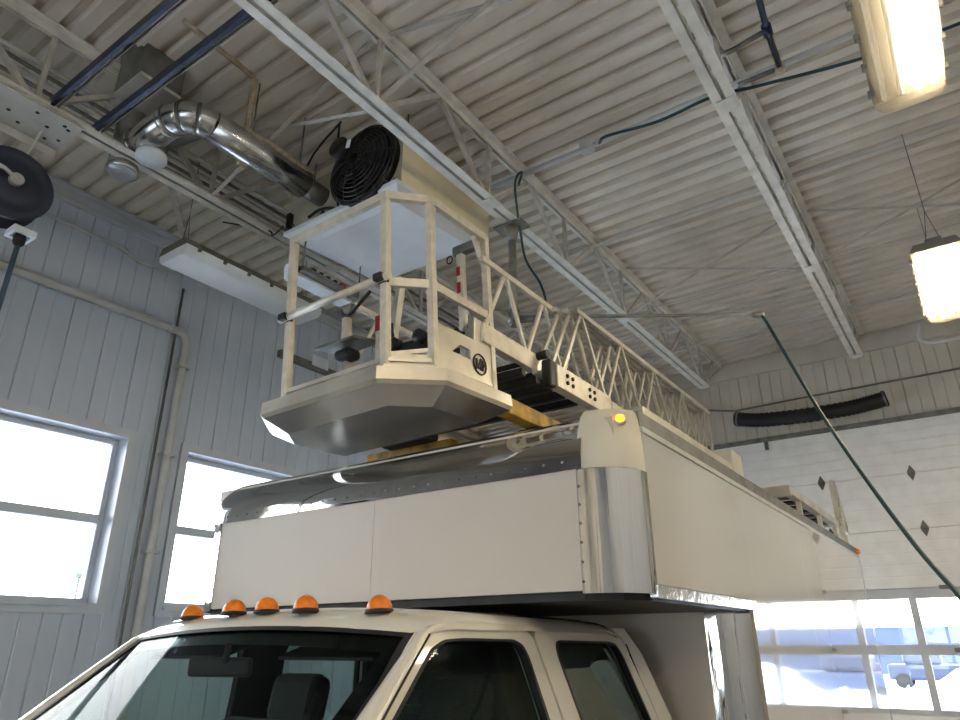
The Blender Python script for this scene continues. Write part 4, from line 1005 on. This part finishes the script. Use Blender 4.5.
MB().tube(spline([pA+Vector((-.02, -.02, PT+.02)), pA+Vector((.06, -.03, PT)), pA+Vector((.14, -.03, PT+.05)), pA+Vector((.2, -.02, PT+.10))], 6), .01, 7).build('cable', 'black', pd)
pB = Vector((at(383, 340, 1, 2.5).x, 2.5, 2.93))
p2 = MB().bar(pB, pB+Vector((0, 0, .62)), .03, .03, up=(0, 1, 0)).build('inner_pole', 'alupost', tr)
MB().bar(pB+Vector((0, 0, .53)), pB+Vector((0, 0, .62)), .033, .033, up=(0, 1, 0)).build('red_band', 'red', p2)
for dx in (.05, .09): MB().tube(spline([pB+Vector((dx, 0, .55)), pB+Vector((dx+.01, .0, .35)), pB+Vector((dx-.01, .02, .2)), pB+Vector((dx+.02, .04, .12))], 6), .011, 7).build('cable', 'black', p2)
pC = Vector((at(467, 320, 1, 2.54).x, 2.54, 2.93))
p3 = MB().bar(pC+Vector((.0, 0, 0)), pC+Vector((0, 0, .83)), .036, .03, up=(0, 1, 0)).build('rear_pole', 'alupost', tr)
for z0, z1 in ((.60, .66), (.70, .75)): MB().bar(pC+Vector((-.008, -.004, z0)), pC+Vector((-.008, -.004, z1)), .022, .03, up=(0, 1, 0)).build('red_band', 'red', p3)
MB().box(pC+Vector((.03, 0, .85)), (.14, .05, .05), None, .01).build('pole_arm', 'galvdull', p3)
rgm = MB().tube([pC+Vector((-.05+.018*math.cos(a), -.03, .80+.022*math.sin(a))) for a in [2*math.pi*k/14 for k in range(15)]], .004, 5, caps=False).build('pull_ring', 'black', p3)
# hydraulic arm across the basket
MB().bar(at(386, 357, 1, 2.44), at(462, 340, 1, 2.44), .05, .045).build('hydraulic_arm', 'black', tr)
for c in (at(398, 348, 1, 2.40), at(424, 341, 1, 2.40)): MB().lathe(c, (0, -1, 0), [(.035, -.02), (.035, .03), (.012, .035)], 16).build('pivot_pin', 'darkmetal', tr)
MB().bar(at(397, 342, 1, 2.52), at(408, 283, 1, 2.52), .045, .03).build('inclined_strut', 'ladder', tr)
# slotted gear disc
gdv = MB().lathe((BC+.40, 2.52, 3.27), (0, -1, 0), [(.07, -.01), (.07, .012), (.06, .016), (.005, .016)], 24).build('quadrant_plate', 'alu', tr)
for k in range(7):
    a = k*.9; MB().lathe((BC+.40+.045*math.cos(a), 2.503, 3.27+.045*math.sin(a)), (0, -1, 0), [(.008, 0), (.008, .003)], 8).build('plate_hole', 'black', gdv)
MB.xf = None
# basket hinge arms to ladder
for s in (-1, 1): MB().b2((LX+s*.43-.02, 2.44, 2.93), (LX+s*.43+.02, 2.60, 3.36), .004).build('basket_mount', 'alu', tr)

# worklight behind the basket: hung below the roof
pn = thing('hung_rail_unit', (-3.5, 2.95, 4.35), 'dark slim unit with white underside and red knob seen through the basket', 'rail unit')
MB().b2((-3.55, 2.80, 4.37), (-3.49, 3.36, 4.41), .006).build('body', 'galvdull', pn)
MB().b2((-3.68, 2.82, 4.35), (-3.55, 3.34, 4.37)).build('white_panel', 'whitecap', pn)
for k in range(4): MB().b2((-3.53, 2.90+.07*k, 4.41), (-3.50, 2.93+.07*k, 4.435), .004).build('clip', 'black', pn)
MB().box((-3.51, 3.2, 4.425), (.04, .05, .035), None, .01).build('red_knob', 'red', pn)
MB().lathe((-3.55, 2.80, 4.39), (0, -1, 0), [(.028, 0), (.034, .02), (.028, .06), (.012, .075)], 14).build('end_motor', 'black', pn)
for yy in (2.78, 3.34): MB().tube([(-3.52, yy+.04, 4.41), (-3.52, yy+.04, 4.68)], .006, 6).build('hanger_rod', 'galvdull', pn)

# ------------------------------------------------------------------ outside
struct(MB().b2((-400, -200, -.6), (300, 400, -.15)).build('ground', 'snow'), 'snow covered ground outside', 'ground')
random.seed(7)
tl = MB(); 
for k in range(60):
    yv = 20+k*4.2; h = 4.5+random.random()*2.2
    tl.prism([(-220, yv-3, -.2), (-220, yv+3, -.2), (-220, yv+2.2, h*.75), (-220, yv, h), (-220, yv-2, h*.8)], (-6, 0, 0))
tag(tl.build('tree_belt', 'treefar'), 'distant grey belt of trees on the horizon outside the left windows', 'trees', None, 'stuff')
lp = at(70, 622, 0, -62)
lpp = thing('street_lamp', (-62, lp.y, -.15), 'street lamp standing outside the left window', 'street lamp')
tz = at(74, 577, 0, -62)
MB().tube([(-62, lp.y, -.15), (-62, lp.y, tz.z)], .09, 8).build('post', 'poledark', lpp)
MB().b2((-62.2, lp.y-.3, tz.z-.05), (-61.8, lp.y+1.1, tz.z+.35), .05).build('lamp_head', 'poledark', lpp)
# far building, machines and snow heaps outside the garage door
bl = thing('far_building', (2, 60, -.15), 'long blue grey building outside the garage door', 'building')
p0, p1 = at(840, 628, 1, 60), at(1060, 628, 1, 60)
MB().b2((-12, 60, -.15), (24, 70, p0.z), .0).build('wall', 'bluegrey', bl)
for k in range(8): MB().b2((-9+k*3.6, 59.95, 1.0), (-7+k*3.6, 60.02, 2.0)).build('window', 'bluedark', bl)
MB().b2((-12.2, 59.8, p0.z), (24.2, 70.2, p0.z+.25)).build('roof', 'snow', bl)
for k, (xx, yy, rr, hh) in enumerate(((-2.2, 22, 2.0, .95), (1.2, 19, 2.4, 1.0), (4.2, 25, 2.2, 1.15), (-.6, 33, 3.0, 1.2), (7, 34, 3, 1.2))):
    rows = []
    for i in range(7):
        t = i/6; rows.append([(xx+rr*(1-t)*math.cos(a)*(1+.25*noise.noise((a*2, k*3.1, t*2))), yy+rr*.8*(1-t)*math.sin(a), -.16+hh*math.sin(t*math.pi/2)*(1+.25*noise.noise((a*3, t*4, k)))) for a in [2*math.pi*q/24 for q in range(24)]])
    tag(MB().grid(rows, True, True).build('snow_heap', 'snow'), ['snow heap outside nearest the truck side', 'largest snow heap just outside the garage door', 'snow heap right of the door window mullion', 'snow heap farther back before the blue building', 'snow heap farthest right outside'][k], 'snow heap', 'snow heaps outside the garage door')
for k, (xx, yy, cc) in enumerate(((-3.3, 42, 'bluedark'), (.9, 40, 'rust'), (4.6, 43, 'bluedark'), (2.9, 30, 'bluegrey'))):
    v = thing('parked_vehicle', (xx, yy, -.15), ['dark blue parked vehicle beyond the snow, left one', 'orange machine parked beyond the snow heaps', 'dark blue parked vehicle beyond the snow, right one', 'pale blue vehicle parked among the snow heaps'][k], 'vehicle')
    MB().b2((xx-1.6, yy-.8, .25), (xx+1.6, yy+.8, .95), .12).build('body', cc, v)
    MB().b2((xx-.9, yy-.7, .95), (xx+.7, yy+.7, 1.55), .15).build('cabin', 'bluedark', v)
    for sx in (-1, 1):
        for sy in (-1, 1): MB().lathe((xx+sx, yy+sy*.8, .2), (0, sy, 0), [(.2, -.1), (.34, -.1), (.34, .08), (.18, .1), (.02, .1)], 14).build('wheel', 'tyre', v)
